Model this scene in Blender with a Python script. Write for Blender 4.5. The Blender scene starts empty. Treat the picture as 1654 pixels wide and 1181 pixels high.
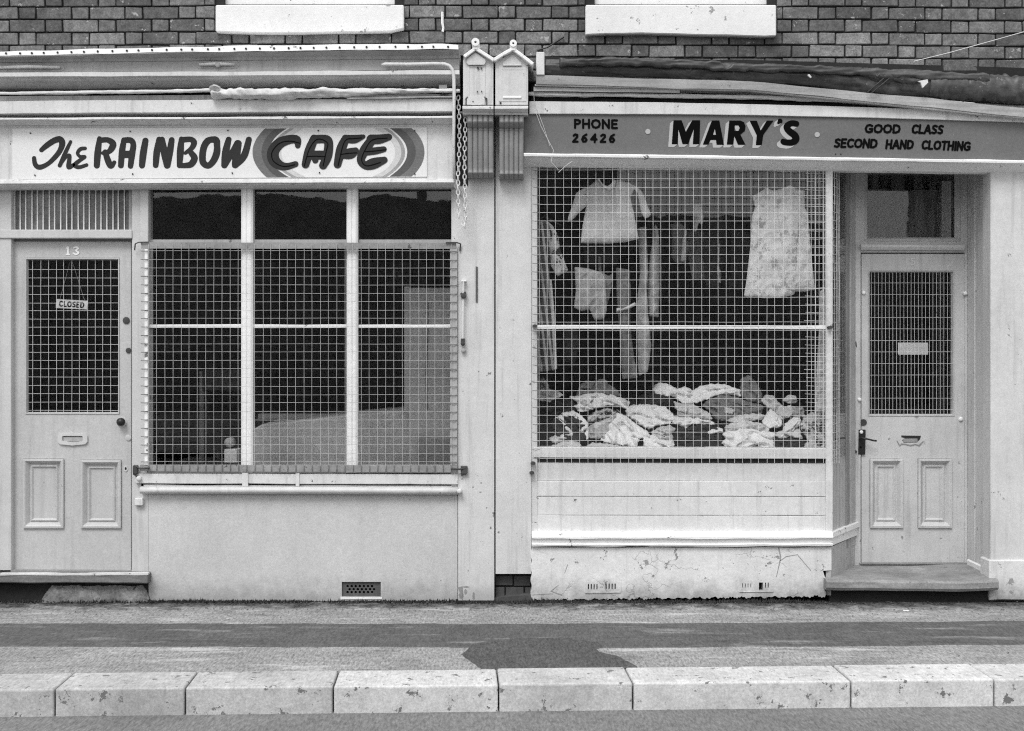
import bpy, bmesh, math, random
import numpy as np
from mathutils import Vector, Matrix, noise as mnoise

R = math.radians
sc = bpy.context.scene
# ------------------------------------------------------------------ camera
H, DIST, F = 1.54, 8.0, 2133.333      # eye height, distance to the facade plane (y = 0), focal length in photo pixels
CX, CY = 819.0, 560.0
cam = bpy.data.cameras.new('camera')
cam.sensor_width = 36.0
cam.lens = F / 1654.0 * 36.0
cam.shift_x = (827 - CX) / 1654.0
cam.shift_y = -(590.5 - CY) / 1654.0
cam.clip_start = 0.1; cam.clip_end = 800
camo = bpy.data.objects.new('camera', cam)
camo.location = (0, -DIST, H); camo.rotation_euler = (R(90), 0, 0)
sc.collection.objects.link(camo); sc.camera = camo
# ------------------------------------------------------------------ sky, sun, exposure (overcast, black-and-white film)
SUN_EL, SUN_AZ = 52.0, 200.0          # azimuth: from behind the camera, a little to the left
w = bpy.data.worlds.new('World'); sc.world = w; w.use_nodes = True
nt = w.node_tree; nt.nodes.clear()
sky = nt.nodes.new('ShaderNodeTexSky'); sky.sky_type = 'NISHITA'; sky.sun_disc = False
sky.sun_elevation = R(SUN_EL); sky.sun_rotation = R(SUN_AZ); sky.dust_density = 4.0; sky.ozone_density = 1.0
bw = nt.nodes.new('ShaderNodeRGBToBW')
bg = nt.nodes.new('ShaderNodeBackground'); bg.inputs['Strength'].default_value = 0.12
ou = nt.nodes.new('ShaderNodeOutputWorld')
cloud = nt.nodes.new('ShaderNodeMath'); cloud.operation = 'MULTIPLY_ADD'; cloud.inputs[1].default_value = .35; cloud.inputs[2].default_value = 5.6   # cloud cover over the clear sky
nt.links.new(sky.outputs[0], bw.inputs[0]); nt.links.new(bw.outputs[0], cloud.inputs[0]); nt.links.new(cloud.outputs[0], bg.inputs[0]); nt.links.new(bg.outputs[0], ou.inputs[0])
sd = bpy.data.lights.new('sun', 'SUN'); sd.energy = 1.35; sd.angle = R(24); sd.color = (1, 1, 1)
so = bpy.data.objects.new('sun', sd); sc.collection.objects.link(so)
az = R(SUN_AZ)
sdir = Vector((math.sin(az) * math.cos(R(SUN_EL)), math.cos(az) * math.cos(R(SUN_EL)), math.sin(R(SUN_EL))))
so.rotation_euler = sdir.to_track_quat('Z', 'Y').to_euler()
so.location = sdir * 30
sc.view_settings.view_transform = 'Standard'; sc.view_settings.look = 'None'
sc.view_settings.gamma = 1.0; sc.view_settings.exposure = 0.48
sc.cycles.max_bounces = 8; sc.cycles.transparent_max_bounces = 24
sc.cycles.diffuse_bounces = 3; sc.cycles.caustics_reflective = False; sc.cycles.caustics_refractive = False
sc.cycles.use_denoising = False          # the grain that is left stands in for the film's
sc.cycles.filter_width = 1.15; sc.cycles.sample_clamp_indirect = 3.0

# ------------------------------------------------------------------ helpers
rnd = random.Random(7)
def X(px, y=0.0): return (px - CX) * (DIST + y) / F
def Z(py, y=0.0): return H - (py - CY) * (DIST + y) / F
WORLD = {}

class MB:
    def __init__(s): s.v = []; s.f = []; s.k = {}
    def p(s, x, y, z):
        k = (round(x, 5), round(y, 5), round(z, 5))
        i = s.k.get(k)
        if i is None:
            i = len(s.v); s.k[k] = i; s.v.append((x, y, z))
        return i
    def face(s, pts):
        ids = []
        for q in pts:
            i = s.p(*q)
            if not ids or ids[-1] != i: ids.append(i)
        if len(ids) > 1 and ids[0] == ids[-1]: ids.pop()
        if len(set(ids)) >= 3 and len(set(ids)) == len(ids): s.f.append(ids)
    def box(s, x0, x1, y0, y1, z0, z1):
        a = [(x0,y0,z0),(x1,y0,z0),(x1,y1,z0),(x0,y1,z0),(x0,y0,z1),(x1,y0,z1),(x1,y1,z1),(x0,y1,z1)]
        b = len(s.v); s.v += a
        s.f += [[b+i for i in q] for q in ((0,3,2,1),(4,5,6,7),(0,1,5,4),(1,2,6,5),(2,3,7,6),(3,0,4,7))]
    def pbox(s, px0, py0, px1, py1, yf, yb):       # box given by its front face in photo pixels at depth yf
        s.box(X(px0,yf), X(px1,yf), yf, yb, Z(py1,yf), Z(py0,yf))
    def tube(s, pts, r, n=6, caps=True, jit=0.0):
        pts = [Vector(p) for p in pts]; rings = []
        rr = r if isinstance(r, (list, tuple)) else [r] * len(pts)
        for i, p in enumerate(pts):
            t = (pts[min(i+1, len(pts)-1)] - pts[max(i-1, 0)]).normalized()
            a = Vector((0,1,0)) if abs(t.y) < 0.9 else Vector((1,0,0))
            u = t.cross(a).normalized(); v = t.cross(u).normalized()
            ring = []
            for k in range(n):
                an = 2*math.pi*(k+.5)/n
                q = p + (u*math.cos(an) + v*math.sin(an)) * rr[i] * (1 + jit*rnd.uniform(-1,1))
                ring.append(len(s.v)); s.v.append(tuple(q))
            rings.append(ring)
        for i in range(len(rings)-1):
            for k in range(n):
                s.f.append([rings[i][k], rings[i][(k+1)%n], rings[i+1][(k+1)%n], rings[i+1][k]])
        if caps:
            s.f.append(rings[0][::-1]); s.f.append(rings[-1])
    def disc(s, px, py, r, yf, yb, n=18, dome=0.0):  # round boss, r in pixels
        cx, cz = X(px,yf), Z(py,yf); rr = r*(DIST+yf)/F
        b = len(s.v)
        for k in range(n):
            a = 2*math.pi*k/n; s.v.append((cx+rr*math.cos(a), yb, cz+rr*math.sin(a)))
        for k in range(n):
            a = 2*math.pi*k/n; s.v.append((cx+rr*math.cos(a), yf, cz+rr*math.sin(a)))
        for k in range(n): s.f.append([b+k, b+(k+1)%n, b+n+(k+1)%n, b+n+k])
        if dome:
            c = b+2*n
            for k in range(n):
                a = 2*math.pi*k/n; s.v.append((cx+.6*rr*math.cos(a), yf-dome*.75, cz+.6*rr*math.sin(a)))
            s.v.append((cx, yf-dome, cz))
            for k in range(n):
                s.f.append([b+n+k, b+n+(k+1)%n, c+(k+1)%n, c+k]); s.f.append([c+k, c+(k+1)%n, c+n])
        else: s.f.append([b+n+k for k in range(n)])
    def mould(s, st, prof, jit=0.0, step=26.0, yj=0.0):
        """sweep along x. st: [(px, top, bottom)], prof: [(y, t)] with t 0 = top, 1 = bottom; open profile runs back-top .. back-bottom"""
        yf = min(y for y, t in prof)
        xs = [st[0][0]]
        for a, b in zip(st, st[1:]):
            n = max(1, int(abs(b[0]-a[0])/step))
            xs += [a[0] + (b[0]-a[0])*(i+1)/n for i in range(n)]
        rings = []
        ox = rnd.uniform(0, 100)
        for x in xs:
            top = float(np.interp(x, [q[0] for q in st], [q[1] for q in st]))
            bot = float(np.interp(x, [q[0] for q in st], [q[2] for q in st]))
            ring = []
            for k, (y, t) in enumerate(prof):
                j = jit*mnoise.noise(Vector((x*0.017+ox, k*3.1+ox, 0)))*2 + jit*.6*mnoise.noise(Vector((x*0.09+ox, k*2.3, 5)))
                jy = yj*mnoise.noise(Vector((x*0.02+ox, k*1.7, 9)))
                ring.append(s.p(X(x,yf), y+jy, Z(top+(bot-top)*t + j, yf)))
            rings.append(ring)
        n = len(prof)
        for a, b in zip(rings, rings[1:]):
            for k in range(n):
                q = [a[k], a[(k+1)%n], b[(k+1)%n], b[k]]
                if len(set(q)) == 4: s.f.append(q)
        s.f.append(rings[0][::-1]); s.f.append(rings[-1])
    def strip(s, st, yf, yb, jit=0.3, step=26.0, yj=0.0):
        s.mould(st, [(yb,0),(yf,0),(yf,1),(yb,1)], jit, step, yj)
    def holed(s, rect, holes, yf, yb, extra_x=(), extra_y=()):
        """slab with rectangular openings, photo pixels at depth yf"""
        xs = sorted({rect[0], rect[2], *[h[0] for h in holes], *[h[2] for h in holes], *extra_x})
        ys = sorted({rect[1], rect[3], *[h[1] for h in holes], *[h[3] for h in holes], *extra_y})
        def solid(i, j):
            if not (0 <= i < len(xs)-1 and 0 <= j < len(ys)-1): return False
            mx, my = (xs[i]+xs[i+1])/2, (ys[j]+ys[j+1])/2
            return not any(h[0] < mx < h[2] and h[1] < my < h[3] for h in holes)
        for i in range(len(xs)-1):
            for j in range(len(ys)-1):
                if not solid(i, j): continue
                x0, x1, z1, z0 = X(xs[i],yf), X(xs[i+1],yf), Z(ys[j],yf), Z(ys[j+1],yf)
                s.face([(x0,yf,z0),(x1,yf,z0),(x1,yf,z1),(x0,yf,z1)])
                s.face([(x1,yb,z0),(x0,yb,z0),(x0,yb,z1),(x1,yb,z1)])
                if not solid(i-1,j): s.face([(x0,yb,z0),(x0,yf,z0),(x0,yf,z1),(x0,yb,z1)])
                if not solid(i+1,j): s.face([(x1,yf,z0),(x1,yb,z0),(x1,yb,z1),(x1,yf,z1)])
                if not solid(i,j-1): s.face([(x0,yf,z1),(x1,yf,z1),(x1,yb,z1),(x0,yb,z1)])
                if not solid(i,j+1): s.face([(x0,yb,z0),(x1,yb,z0),(x1,yf,z0),(x0,yf,z0)])
    def nest(s, rect, levels, yr, fill=True):
        """nested rectangular mouldings: levels [(inset px, y)]"""
        rings = []
        for ins, y in levels:
            x0, x1 = X(rect[0]+ins, yr), X(rect[2]-ins, yr); z1, z0 = Z(rect[1]+ins, yr), Z(rect[3]-ins, yr)
            rings.append([(x0,y,z0),(x1,y,z0),(x1,y,z1),(x0,y,z1)])
        for a, b in zip(rings, rings[1:]):
            for k in range(4): s.face([a[k], a[(k+1)%4], b[(k+1)%4], b[k]])
        if fill: s.face(rings[-1])
    def sdf(s, fn, bbox, res, yref, yfront, yback=None, flat=True):
        """marching squares of fn(x,y)<0 in photo pixels at depth yref; yfront/yback: depth or fn(px,py,d)"""
        x0, y0, x1, y1 = bbox
        nx, ny = int((x1-x0)/res)+2, int((y1-y0)/res)+2
        gx = x0 + np.arange(nx)*res; gy = y0 + np.arange(ny)*res
        XX, YY = np.meshgrid(gx, gy)
        D = fn(XX, YY)
        ins = D < 0
        c = ins[:-1,:-1].astype(int)+ins[:-1,1:]+ins[1:,1:]+ins[1:,:-1]
        yf_ = (lambda a,b,d: yfront) if not callable(yfront) else yfront
        solid = yback is not None
        yb_ = (lambda a,b,d: yback) if not callable(yback) else yback
        def P(a, b, d, back=False):
            yr = yref(a, b) if callable(yref) else yref
            return (X(a,yr), (yb_ if back else yf_)(a,b,d), Z(b,yr))
        def emit(poly):
            s.face([P(a,b,d) for a,b,d,_ in poly])
            if solid:
                s.face([P(a,b,d,True) for a,b,d,_ in poly][::-1])
                n = len(poly)
                for i in range(n):
                    q, r_ = poly[i], poly[(i+1)%n]
                    if q[3] and r_[3]:
                        s.face([P(*r_[:3]), P(*q[:3]), P(*q[:3], True), P(*r_[:3], True)])
        for j, i in zip(*np.nonzero((c > 0) & (c < 4))):
            cs = [(i,j),(i+1,j),(i+1,j+1),(i,j+1)]
            poly = []
            for k in range(4):
                a, b = cs[k], cs[(k+1)%4]
                da, db = D[a[1],a[0]], D[b[1],b[0]]
                if da < 0: poly.append((gx[a[0]], gy[a[1]], da, False))
                if (da < 0) != (db < 0):
                    t = da/(da-db)
                    poly.append((gx[a[0]]+(gx[b[0]]-gx[a[0]])*t, gy[a[1]]+(gy[b[1]]-gy[a[1]])*t, 0.0, True))
            emit(poly[::-1])
        full = c == 4
        for j in range(full.shape[0]):
            i = 0; row = full[j]
            while i < len(row):
                if not row[i]: i += 1; continue
                e = i+1
                if flat:
                    while e < len(row) and row[e]: e += 1
                emit([(gx[i],gy[j+1],D[j+1,i],False),(gx[e],gy[j+1],D[j+1,e],False),(gx[e],gy[j],D[j,e],False),(gx[i],gy[j],D[j,i],False)])
                i = e
    def build(s, name, mat, parent=None, smooth=False, bevel=0.0, label=None, cat=None, group=None, kind=None, seg=1):
        v = np.array(s.v, dtype=float)
        o = np.array([(v[:,0].min()+v[:,0].max())/2, (v[:,1].min()+v[:,1].max())/2, v[:,2].min()])
        me = bpy.data.meshes.new(name)
        me.from_pydata([tuple(q) for q in (v-o)], [], s.f); me.update()
        if smooth: me.polygons.foreach_set('use_smooth', [True]*len(me.polygons))
        me.materials.append(mat)
        bm = bmesh.new(); bm.from_mesh(me); bmesh.ops.recalc_face_normals(bm, faces=bm.faces); bm.to_mesh(me); bm.free()
        ob = bpy.data.objects.new(name, me); sc.collection.objects.link(ob)
        place(ob, tuple(o), parent)
        if bevel:
            m = ob.modifiers.new('bevel', 'BEVEL'); m.width = bevel; m.segments = seg; m.limit_method = 'ANGLE'; m.angle_limit = R(40)
        tag(ob, label, cat, group, kind)
        return ob

def place(ob, pos, parent=None):
    WORLD[ob.name] = pos
    if parent:
        ob.parent = parent; q = WORLD[parent.name]
        ob.location = (pos[0]-q[0], pos[1]-q[1], pos[2]-q[2])
    else: ob.location = pos
def tag(ob, label=None, cat=None, group=None, kind=None):
    if label: ob['label'] = label
    if cat: ob['category'] = cat
    if group: ob['group'] = group
    if kind: ob['kind'] = kind
def thing(name, pos, label=None, cat=None, group=None, kind=None, parent=None):
    o = bpy.data.objects.new(name, None); o.empty_display_size = .1; sc.collection.objects.link(o)
    place(o, pos, parent); tag(o, label, cat, group, kind); return o

# signed-distance shapes, photo pixels
def cap_chain(pts):
    def f(x, y):
        d = np.full(x.shape, 1e9)
        for (ax, ay, ar), (bx, by, br) in zip(pts, pts[1:]):
            dx, dy = bx-ax, by-ay; L = dx*dx+dy*dy+1e-9
            t = np.clip(((x-ax)*dx+(y-ay)*dy)/L, 0, 1)
            d = np.minimum(d, np.hypot(x-ax-t*dx, y-ay-t*dy) - (ar+(br-ar)*t))
        return d
    return f
def poly(pts):
    def f(x, y):
        d = np.full(x.shape, 1e9); inside = np.zeros(x.shape, bool)
        n = len(pts)
        for i in range(n):
            ax, ay = pts[i]; bx, by = pts[(i+1)%n]
            dx, dy = bx-ax, by-ay; L = dx*dx+dy*dy+1e-12
            t = np.clip(((x-ax)*dx+(y-ay)*dy)/L, 0, 1)
            d = np.minimum(d, np.hypot(x-ax-t*dx, y-ay-t*dy))
            cond = ((ay > y) != (by > y))
            with np.errstate(divide='ignore', invalid='ignore'):
                xi = ax + (y-ay)*dx/(dy if abs(dy) > 1e-12 else 1e-12)
            inside ^= cond & (x < xi)
        return np.where(inside, -d, d)
    return f
def union(*fs): return lambda x, y: np.minimum.reduce([f(x,y) for f in fs])
def minus(a, b): return lambda x, y: np.maximum(a(x,y), -b(x,y))
def smooth_path(pts, n=5):
    out = []
    P = [pts[0]] + list(pts) + [pts[-1]]
    for i in range(1, len(P)-2):
        for k in range(n):
            t = k/n
            out.append(tuple(0.5*((2*P[i][c]) + (-P[i-1][c]+P[i+1][c])*t + (2*P[i-1][c]-5*P[i][c]+4*P[i+1][c]-P[i+2][c])*t*t + (-P[i-1][c]+3*P[i][c]-3*P[i+1][c]+P[i+2][c])*t**3) for c in range(3)))
    out.append(tuple(pts[-1])); return out

# ------------------------------------------------------------------ materials
def mat_base(name):
    m = bpy.data.materials.new(name); m.use_nodes = True
    nt = m.node_tree; nt.nodes.clear()
    o = nt.nodes.new('ShaderNodeOutputMaterial'); b = nt.nodes.new('ShaderNodeBsdfPrincipled')
    nt.links.new(b.outputs[0], o.inputs[0])
    return m, nt, b, o
def mth(nt, op, a, b=None, c=None, clamp=False):
    n = nt.nodes.new('ShaderNodeMath'); n.operation = op; n.use_clamp = clamp
    for i, q in enumerate((a, b, c)):
        if q is None: continue
        if isinstance(q, (int, float)): n.inputs[i].default_value = q
        else: nt.links.new(q, n.inputs[i])
    return n.outputs[0]
def nz(nt, vec, scale, detail=3, rough=.55, c=0):
    n = nt.nodes.new('ShaderNodeTexNoise'); n.inputs['Scale'].default_value = scale
    n.inputs['Detail'].default_value = detail; n.inputs['Roughness'].default_value = rough
    nt.links.new(vec, n.inputs['Vector'])
    if not c: return n.outputs[0]
    return mth(nt, 'ADD', mth(nt, 'MULTIPLY', mth(nt, 'SUBTRACT', n.outputs[0], .5), c), .5, clamp=True)
def scl(nt, vec, s, off=(0,0,0)):
    n = nt.nodes.new('ShaderNodeMapping'); n.inputs['Scale'].default_value = s; n.inputs['Location'].default_value = off
    nt.links.new(vec, n.inputs['Vector']); return n.outputs[0]
def ramp(nt, v, a, b):                       # 0 below a, 1 above b
    n = nt.nodes.new('ShaderNodeMapRange'); n.interpolation_type = 'SMOOTHSTEP'
    n.inputs['From Min'].default_value = a; n.inputs['From Max'].default_value = b
    nt.links.new(v, n.inputs['Value']); return n.outputs[0]
def lerp(nt, f, a, b):
    n = nt.nodes.new('ShaderNodeMix'); n.data_type = 'FLOAT'
    nt.links.new(f, n.inputs[0])
    for i, q in ((2, a), (3, b)):
        if isinstance(q, (int, float)): n.inputs[i].default_value = q
        else: nt.links.new(q, n.inputs[i])
    return n.outputs[0]
def surf(name, base, var=.10, grain=.10, streak=.0, chips=.0, chip_col=.08, cracks=.0, rough=.6, bump=.25, bscale=90, metal=0.0, low=0.0, spec=.4, gvec=None, blotch=0.0, low_y=0.0, rand=0.0, gscale=95, grainx=None):
    """painted / rendered / stone surface in greys; low = splash dirt within about 0.2 m of the pavement"""
    m, nt, b, o = mat_base(name)
    g = nt.nodes.new('ShaderNodeNewGeometry'); pos = g.outputs['Position']
    v1 = nz(nt, pos, 2.6, 5, .6, 2.2)
    col = mth(nt, 'MULTIPLY', base, mth(nt, 'ADD', 1-var, mth(nt, 'MULTIPLY', v1, 2*var)))
    gr = nz(nt, scl(nt, pos, gvec) if gvec else pos, gscale, 3, .8, 2.6)
    col = mth(nt, 'MULTIPLY', col, mth(nt, 'ADD', 1-grain, mth(nt, 'MULTIPLY', gr, 2*grain)))
    mid = nz(nt, scl(nt, pos, grainx or (1,1,1)), 22, 5, .65, 2.4)
    col = mth(nt, 'MULTIPLY', col, mth(nt, 'ADD', 1-var*.7, mth(nt, 'MULTIPLY', mid, 1.4*var)))
    if streak:
        s1 = nz(nt, scl(nt, pos, (16, 16, .9)), 1.6, 4, .6)
        k = mth(nt, 'MULTIPLY', ramp(nt, s1, .5, .78), streak)
        col = mth(nt, 'MULTIPLY', col, mth(nt, 'SUBTRACT', 1, k))
    if rand:
        oi = nt.nodes.new('ShaderNodeObjectInfo')
        col = mth(nt, 'MULTIPLY', col, mth(nt, 'ADD', 1-rand, mth(nt, 'MULTIPLY', oi.outputs['Random'], 2*rand)))
    if blotch:                                   # pale scuffed and dried patches, drawn out along the street
        sv = scl(nt, pos, (.55, 2.6, 1), (3.3, 1.7, 0))
        k = mth(nt, 'MULTIPLY', ramp(nt, nz(nt, sv, 2.3, 7, .68), .545, .66), blotch)
        col = lerp(nt, k, col, mth(nt, 'MULTIPLY', mth(nt, 'ADD', .75, mth(nt, 'MULTIPLY', gr, .5)), .50))
        k = mth(nt, 'MULTIPLY', ramp(nt, nz(nt, scl(nt, pos, (.5, 2.2, 1), (9, 4, 0)), 3.1, 7, .7), .55, .70), .45)
        col = mth(nt, 'MULTIPLY', col, mth(nt, 'SUBTRACT', 1, k))
    if low_y:                                    # gritty soil strip against the foot of the walls
        sy = nt.nodes.new('ShaderNodeSeparateXYZ'); nt.links.new(pos, sy.inputs[0])
        yy = mth(nt, 'ADD', sy.outputs[1], mth(nt, 'MULTIPLY', mth(nt, 'SUBTRACT', nz(nt, pos, 7, 7, .75), .5), .9))
        k = mth(nt, 'MULTIPLY', ramp(nt, yy, -.34, -.05), low_y)
        col = mth(nt, 'MULTIPLY', col, mth(nt, 'SUBTRACT', 1, mth(nt, 'MULTIPLY', k, mth(nt, 'ADD', .55, mth(nt, 'MULTIPLY', gr, .9)))))
    bumpv = mth(nt, 'ADD', mth(nt, 'MULTIPLY', nz(nt, pos, bscale, 4, .6), .6), mth(nt, 'MULTIPLY', v1, .8))
    if low:
        sx = nt.nodes.new('ShaderNodeSeparateXYZ'); nt.links.new(pos, sx.inputs[0])
        zz = mth(nt, 'ADD', sx.outputs[2], mth(nt, 'MULTIPLY', mth(nt, 'SUBTRACT', nz(nt, pos, 9, 6, .7), .5), .34))
        k = mth(nt, 'MULTIPLY', mth(nt, 'SUBTRACT', 1, ramp(nt, zz, -.04, .17)), low)
        col = mth(nt, 'MULTIPLY', col, mth(nt, 'SUBTRACT', 1, k))
    if chips:
        c1 = ramp(nt, nz(nt, pos, 14, 7, .72), .70-.12*chips, .715-.12*chips)
        col = lerp(nt, c1, col, chip_col)
        c2 = ramp(nt, nz(nt, scl(nt, pos, (1,1,1), (7,3,1)), 55, 3, .6), .72, .75)
        col = lerp(nt, mth(nt, 'MULTIPLY', c2, min(1, chips*1.2)), col, chip_col*1.3)
        bumpv = mth(nt, 'SUBTRACT', bumpv, mth(nt, 'MULTIPLY', c1, 1.0))
    if cracks:
        vo = nt.nodes.new('ShaderNodeTexVoronoi'); vo.feature = 'DISTANCE_TO_EDGE'; vo.inputs['Scale'].default_value = 3.2
        wob = nt.nodes.new('ShaderNodeTexNoise'); wob.inputs['Scale'].default_value = 6; wob.inputs['Detail'].default_value = 5
        nt.links.new(pos, wob.inputs['Vector'])
        ad = nt.nodes.new('ShaderNodeVectorMath'); ad.operation = 'MULTIPLY_ADD'; ad.inputs[1].default_value = (.35,.35,.35)
        nt.links.new(wob.outputs['Color'], ad.inputs[0]); nt.links.new(pos, ad.inputs[2]); nt.links.new(ad.outputs[0], vo.inputs['Vector'])
        k = mth(nt, 'SUBTRACT', 1, ramp(nt, vo.outputs['Distance'], .002, .012))
        k = mth(nt, 'MULTIPLY', k, ramp(nt, nz(nt, pos, 2.1, 3), .52, .6))
        k = mth(nt, 'MULTIPLY', k, cracks)
        col = mth(nt, 'MULTIPLY', col, mth(nt, 'SUBTRACT', 1, k)); bumpv = mth(nt, 'SUBTRACT', bumpv, mth(nt, 'MULTIPLY', k, 1.2))
    cc = nt.nodes.new('ShaderNodeCombineColor')
    for i in range(3): nt.links.new(col, cc.inputs[i])
    nt.links.new(cc.outputs[0], b.inputs['Base Color'])
    b.inputs['Roughness'].default_value = rough; b.inputs['Metallic'].default_value = metal
    b.inputs['Specular IOR Level'].default_value = spec
    if bump:
        bn = nt.nodes.new('ShaderNodeBump'); bn.inputs['Strength'].default_value = bump; bn.inputs['Distance'].default_value = .004
        nt.links.new(bumpv, bn.inputs['Height']); nt.links.new(bn.outputs[0], b.inputs['Normal'])
    return m
def glass_mat(name, haze=0.0, hcol=.3):
    m, nt, b, o = mat_base(name); nt.nodes.remove(b)
    g = nt.nodes.new('ShaderNodeNewGeometry')
    dt = nt.nodes.new('ShaderNodeVectorMath'); dt.operation = 'DOT_PRODUCT'
    nt.links.new(g.outputs['Incoming'], dt.inputs[0]); nt.links.new(g.outputs['Normal'], dt.inputs[1])
    c = mth(nt, 'SUBTRACT', 1, mth(nt, 'ABSOLUTE', dt.outputs['Value']))
    fr = mth(nt, 'ADD', .043, mth(nt, 'MULTIPLY', mth(nt, 'POWER', c, 5), .9))
    tr = nt.nodes.new('ShaderNodeBsdfTransparent'); tr.inputs[0].default_value = (.93,.93,.93,1)
    gl = nt.nodes.new('ShaderNodeBsdfGlossy'); gl.inputs['Roughness'].default_value = .012
    bn = nt.nodes.new('ShaderNodeBump'); bn.inputs['Strength'].default_value = .06; bn.inputs['Distance'].default_value = .004
    nt.links.new(nz(nt, g.outputs['Position'], 5, 2), bn.inputs['Height']); nt.links.new(bn.outputs[0], gl.inputs['Normal'])
    mx = nt.nodes.new('ShaderNodeMixShader'); nt.links.new(fr, mx.inputs[0]); nt.links.new(tr.outputs[0], mx.inputs[1]); nt.links.new(gl.outputs[0], mx.inputs[2])
    last = mx.outputs[0]
    if haze:
        df = nt.nodes.new('ShaderNodeBsdfDiffuse'); df.inputs[0].default_value = (hcol,hcol,hcol,1)
        m2 = nt.nodes.new('ShaderNodeMixShader')
        nt.links.new(mth(nt, 'MULTIPLY', ramp(nt, nz(nt, scl(nt, g.outputs['Position'], (5,5,.5)), 5, 5, .6, 2.2), .2, .9), haze), m2.inputs[0])
        nt.links.new(last, m2.inputs[1]); nt.links.new(df.outputs[0], m2.inputs[2]); last = m2.outputs[0]
    nt.links.new(last, o.inputs[0]); return m

M = {}
M['grey']     = surf('grey_gloss_paint', .54, .08, .08, streak=.2, chips=.25, chip_col=.25, rough=.45, bump=.15)
M['greyboard']= surf('grey_board_paint', .38, .12, .08, streak=.28, chips=.35, chip_col=.15, rough=.5, bump=.2)
M['stall']    = surf('grey_stall_render', .52, .09, .12, streak=.05, chips=.22, chip_col=.28, low=.35, rough=.75, bump=.3, bscale=60)
M['pilaster'] = surf('pale_pilaster_paint', .58, .08, .09, streak=.22, chips=.40, chip_col=.16, low=.30, rough=.6, bump=.2)
M['cream']    = surf('pale_board_paint', .62, .09, .08, streak=.26, chips=.45, chip_col=.14, rough=.55, bump=.2)
M['white']    = surf('white_paint', .82, .07, .06, chips=.45, chip_col=.18, rough=.5, bump=.2)
M['plinth']   = surf('white_cement_render', .66, .09, .09, streak=.16, chips=.55, chip_col=.30, cracks=.28, low=.55, rough=.85, bump=.9, bscale=34)
M['door13']   = surf('grey_door_paint', .48, .07, .11, streak=.12, chips=.22, chip_col=.3, rough=.4, bump=.12)
M['door15']   = surf('worn_door_paint', .52, .09, .11, streak=.24, chips=.45, chip_col=.25, low=.4, rough=.5, bump=.15)
M['sign']     = surf('white_sign_board', .72, .04, .06, chips=.08, chip_col=.35, rough=.4, bump=.05)
M['signgrey'] = surf('grey_fascia_paint', .135, .07, .14, chips=.15, chip_col=.22, rough=.5, bump=.1)
M['ink']      = surf('black_signwriting', .004, .05, .05, rough=.8, bump=0, spec=.04)
M['console']  = surf('grimy_console_paint', .24, .15, .10, streak=.3, chips=.3, chip_col=.10, rough=.6, bump=.3)
M['brushink'] = surf('dark_brush_lettering', .034, .06, .10, rough=.7, bump=0, spec=.1)
M['shade']    = surf('pale_letter_shading', .40, .06, .06, rough=.5, bump=0)
M['band_mid'] = surf('rainbow_band_mid', .14, .32, .10, rough=.5, bump=0, grainx=(2,1,8))
M['band_dark']= surf('rainbow_band_dark', .075, .32, .10, rough=.5, bump=0, grainx=(2,1,8))
M['band_light']=surf('rainbow_band_light', .30, .30, .10, rough=.5, bump=0, grainx=(2,1,8))
M['band_pale']= surf('rainbow_band_pale', .55, .12, .10, rough=.5, bump=0)
M['wiregrey'] = surf('dull_galvanised_wire', .46, .25, .15, chips=.3, rough=.5, bump=0)
M['wire']     = surf('painted_wire', .60, .15, .15, chips=.2, rough=.5, bump=0, metal=.0)
M['wiredark'] = surf('rusty_wire', .16, .3, .2, rough=.6, bump=0)
M['rust']     = surf('rusty_iron', .05, .3, .2, rough=.7, bump=.3)
M['black']    = surf('black_iron', .015, .2, .1, rough=.4, bump=.1)
M['flatbar']  = surf('galvanised_flat_bar', .27, .25, .18, chips=.5, chip_col=.07, rough=.55, bump=.2)
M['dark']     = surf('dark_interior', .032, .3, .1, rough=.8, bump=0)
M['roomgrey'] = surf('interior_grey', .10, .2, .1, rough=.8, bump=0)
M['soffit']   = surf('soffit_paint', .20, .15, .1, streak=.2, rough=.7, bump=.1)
M['tarp']     = surf('black_tarpaulin', .045, .75, .25, chips=.5, chip_col=.16, rough=.45, bump=.6, bscale=24, spec=.5, grainx=(.35,1,1.2))
M['canvas']   = surf('pale_canvas', .60, .14, .10, chips=.2, chip_col=.2, rough=.8, bump=.5, bscale=40)
M['timber']   = surf('weathered_timber', .33, .30, .14, chips=.45, chip_col=.10, rough=.8, bump=.45, grainx=(.12,1,3))
M['paletimber']= surf('weathered_pale_timber', .46, .25, .12, chips=.5, chip_col=.10, rough=.8, bump=.4, grainx=(.12,1,3))  # paler weathered wood of the laths and lumpy pipe
M['oldwood']  = surf('grained_reveal_wood', .27, .22, .15, streak=.35, chips=.2, chip_col=.08, rough=.7, bump=.3, grainx=(5,5,.3))
M['reveal']   = surf('stained_reveal_paint', .42, .15, .12, streak=.35, chips=.35, chip_col=.08, low=.2, rough=.7, bump=.3)
M['terracotta']=surf('terracotta_vent', .09, .25, .15, rough=.85, bump=.4)
M['stone']    = surf('worn_step_stone', .17, .35, .25, chips=.5, chip_col=.30, grainx=(.5,.5,2), rough=.85, bump=.6, bscale=30)
M['palestone']= surf('pale_worn_step_stone', .27, .35, .25, chips=.5, chip_col=.12, rough=.85, bump=.7, bscale=30, grainx=(.4,.5,2))
M['sillstone']= surf('painted_stone_sill', .74, .06, .06, chips=.55, chip_col=.3, rough=.8, bump=.5)
M['brick']    = surf('weathered_brick', .135, .52, .40, chips=.85, chip_col=.34, rough=.9, bump=.9, bscale=50, rand=.42)
M['mortar']   = surf('dark_mortar', .022, .3, .2, rough=.95, bump=.6)
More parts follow.
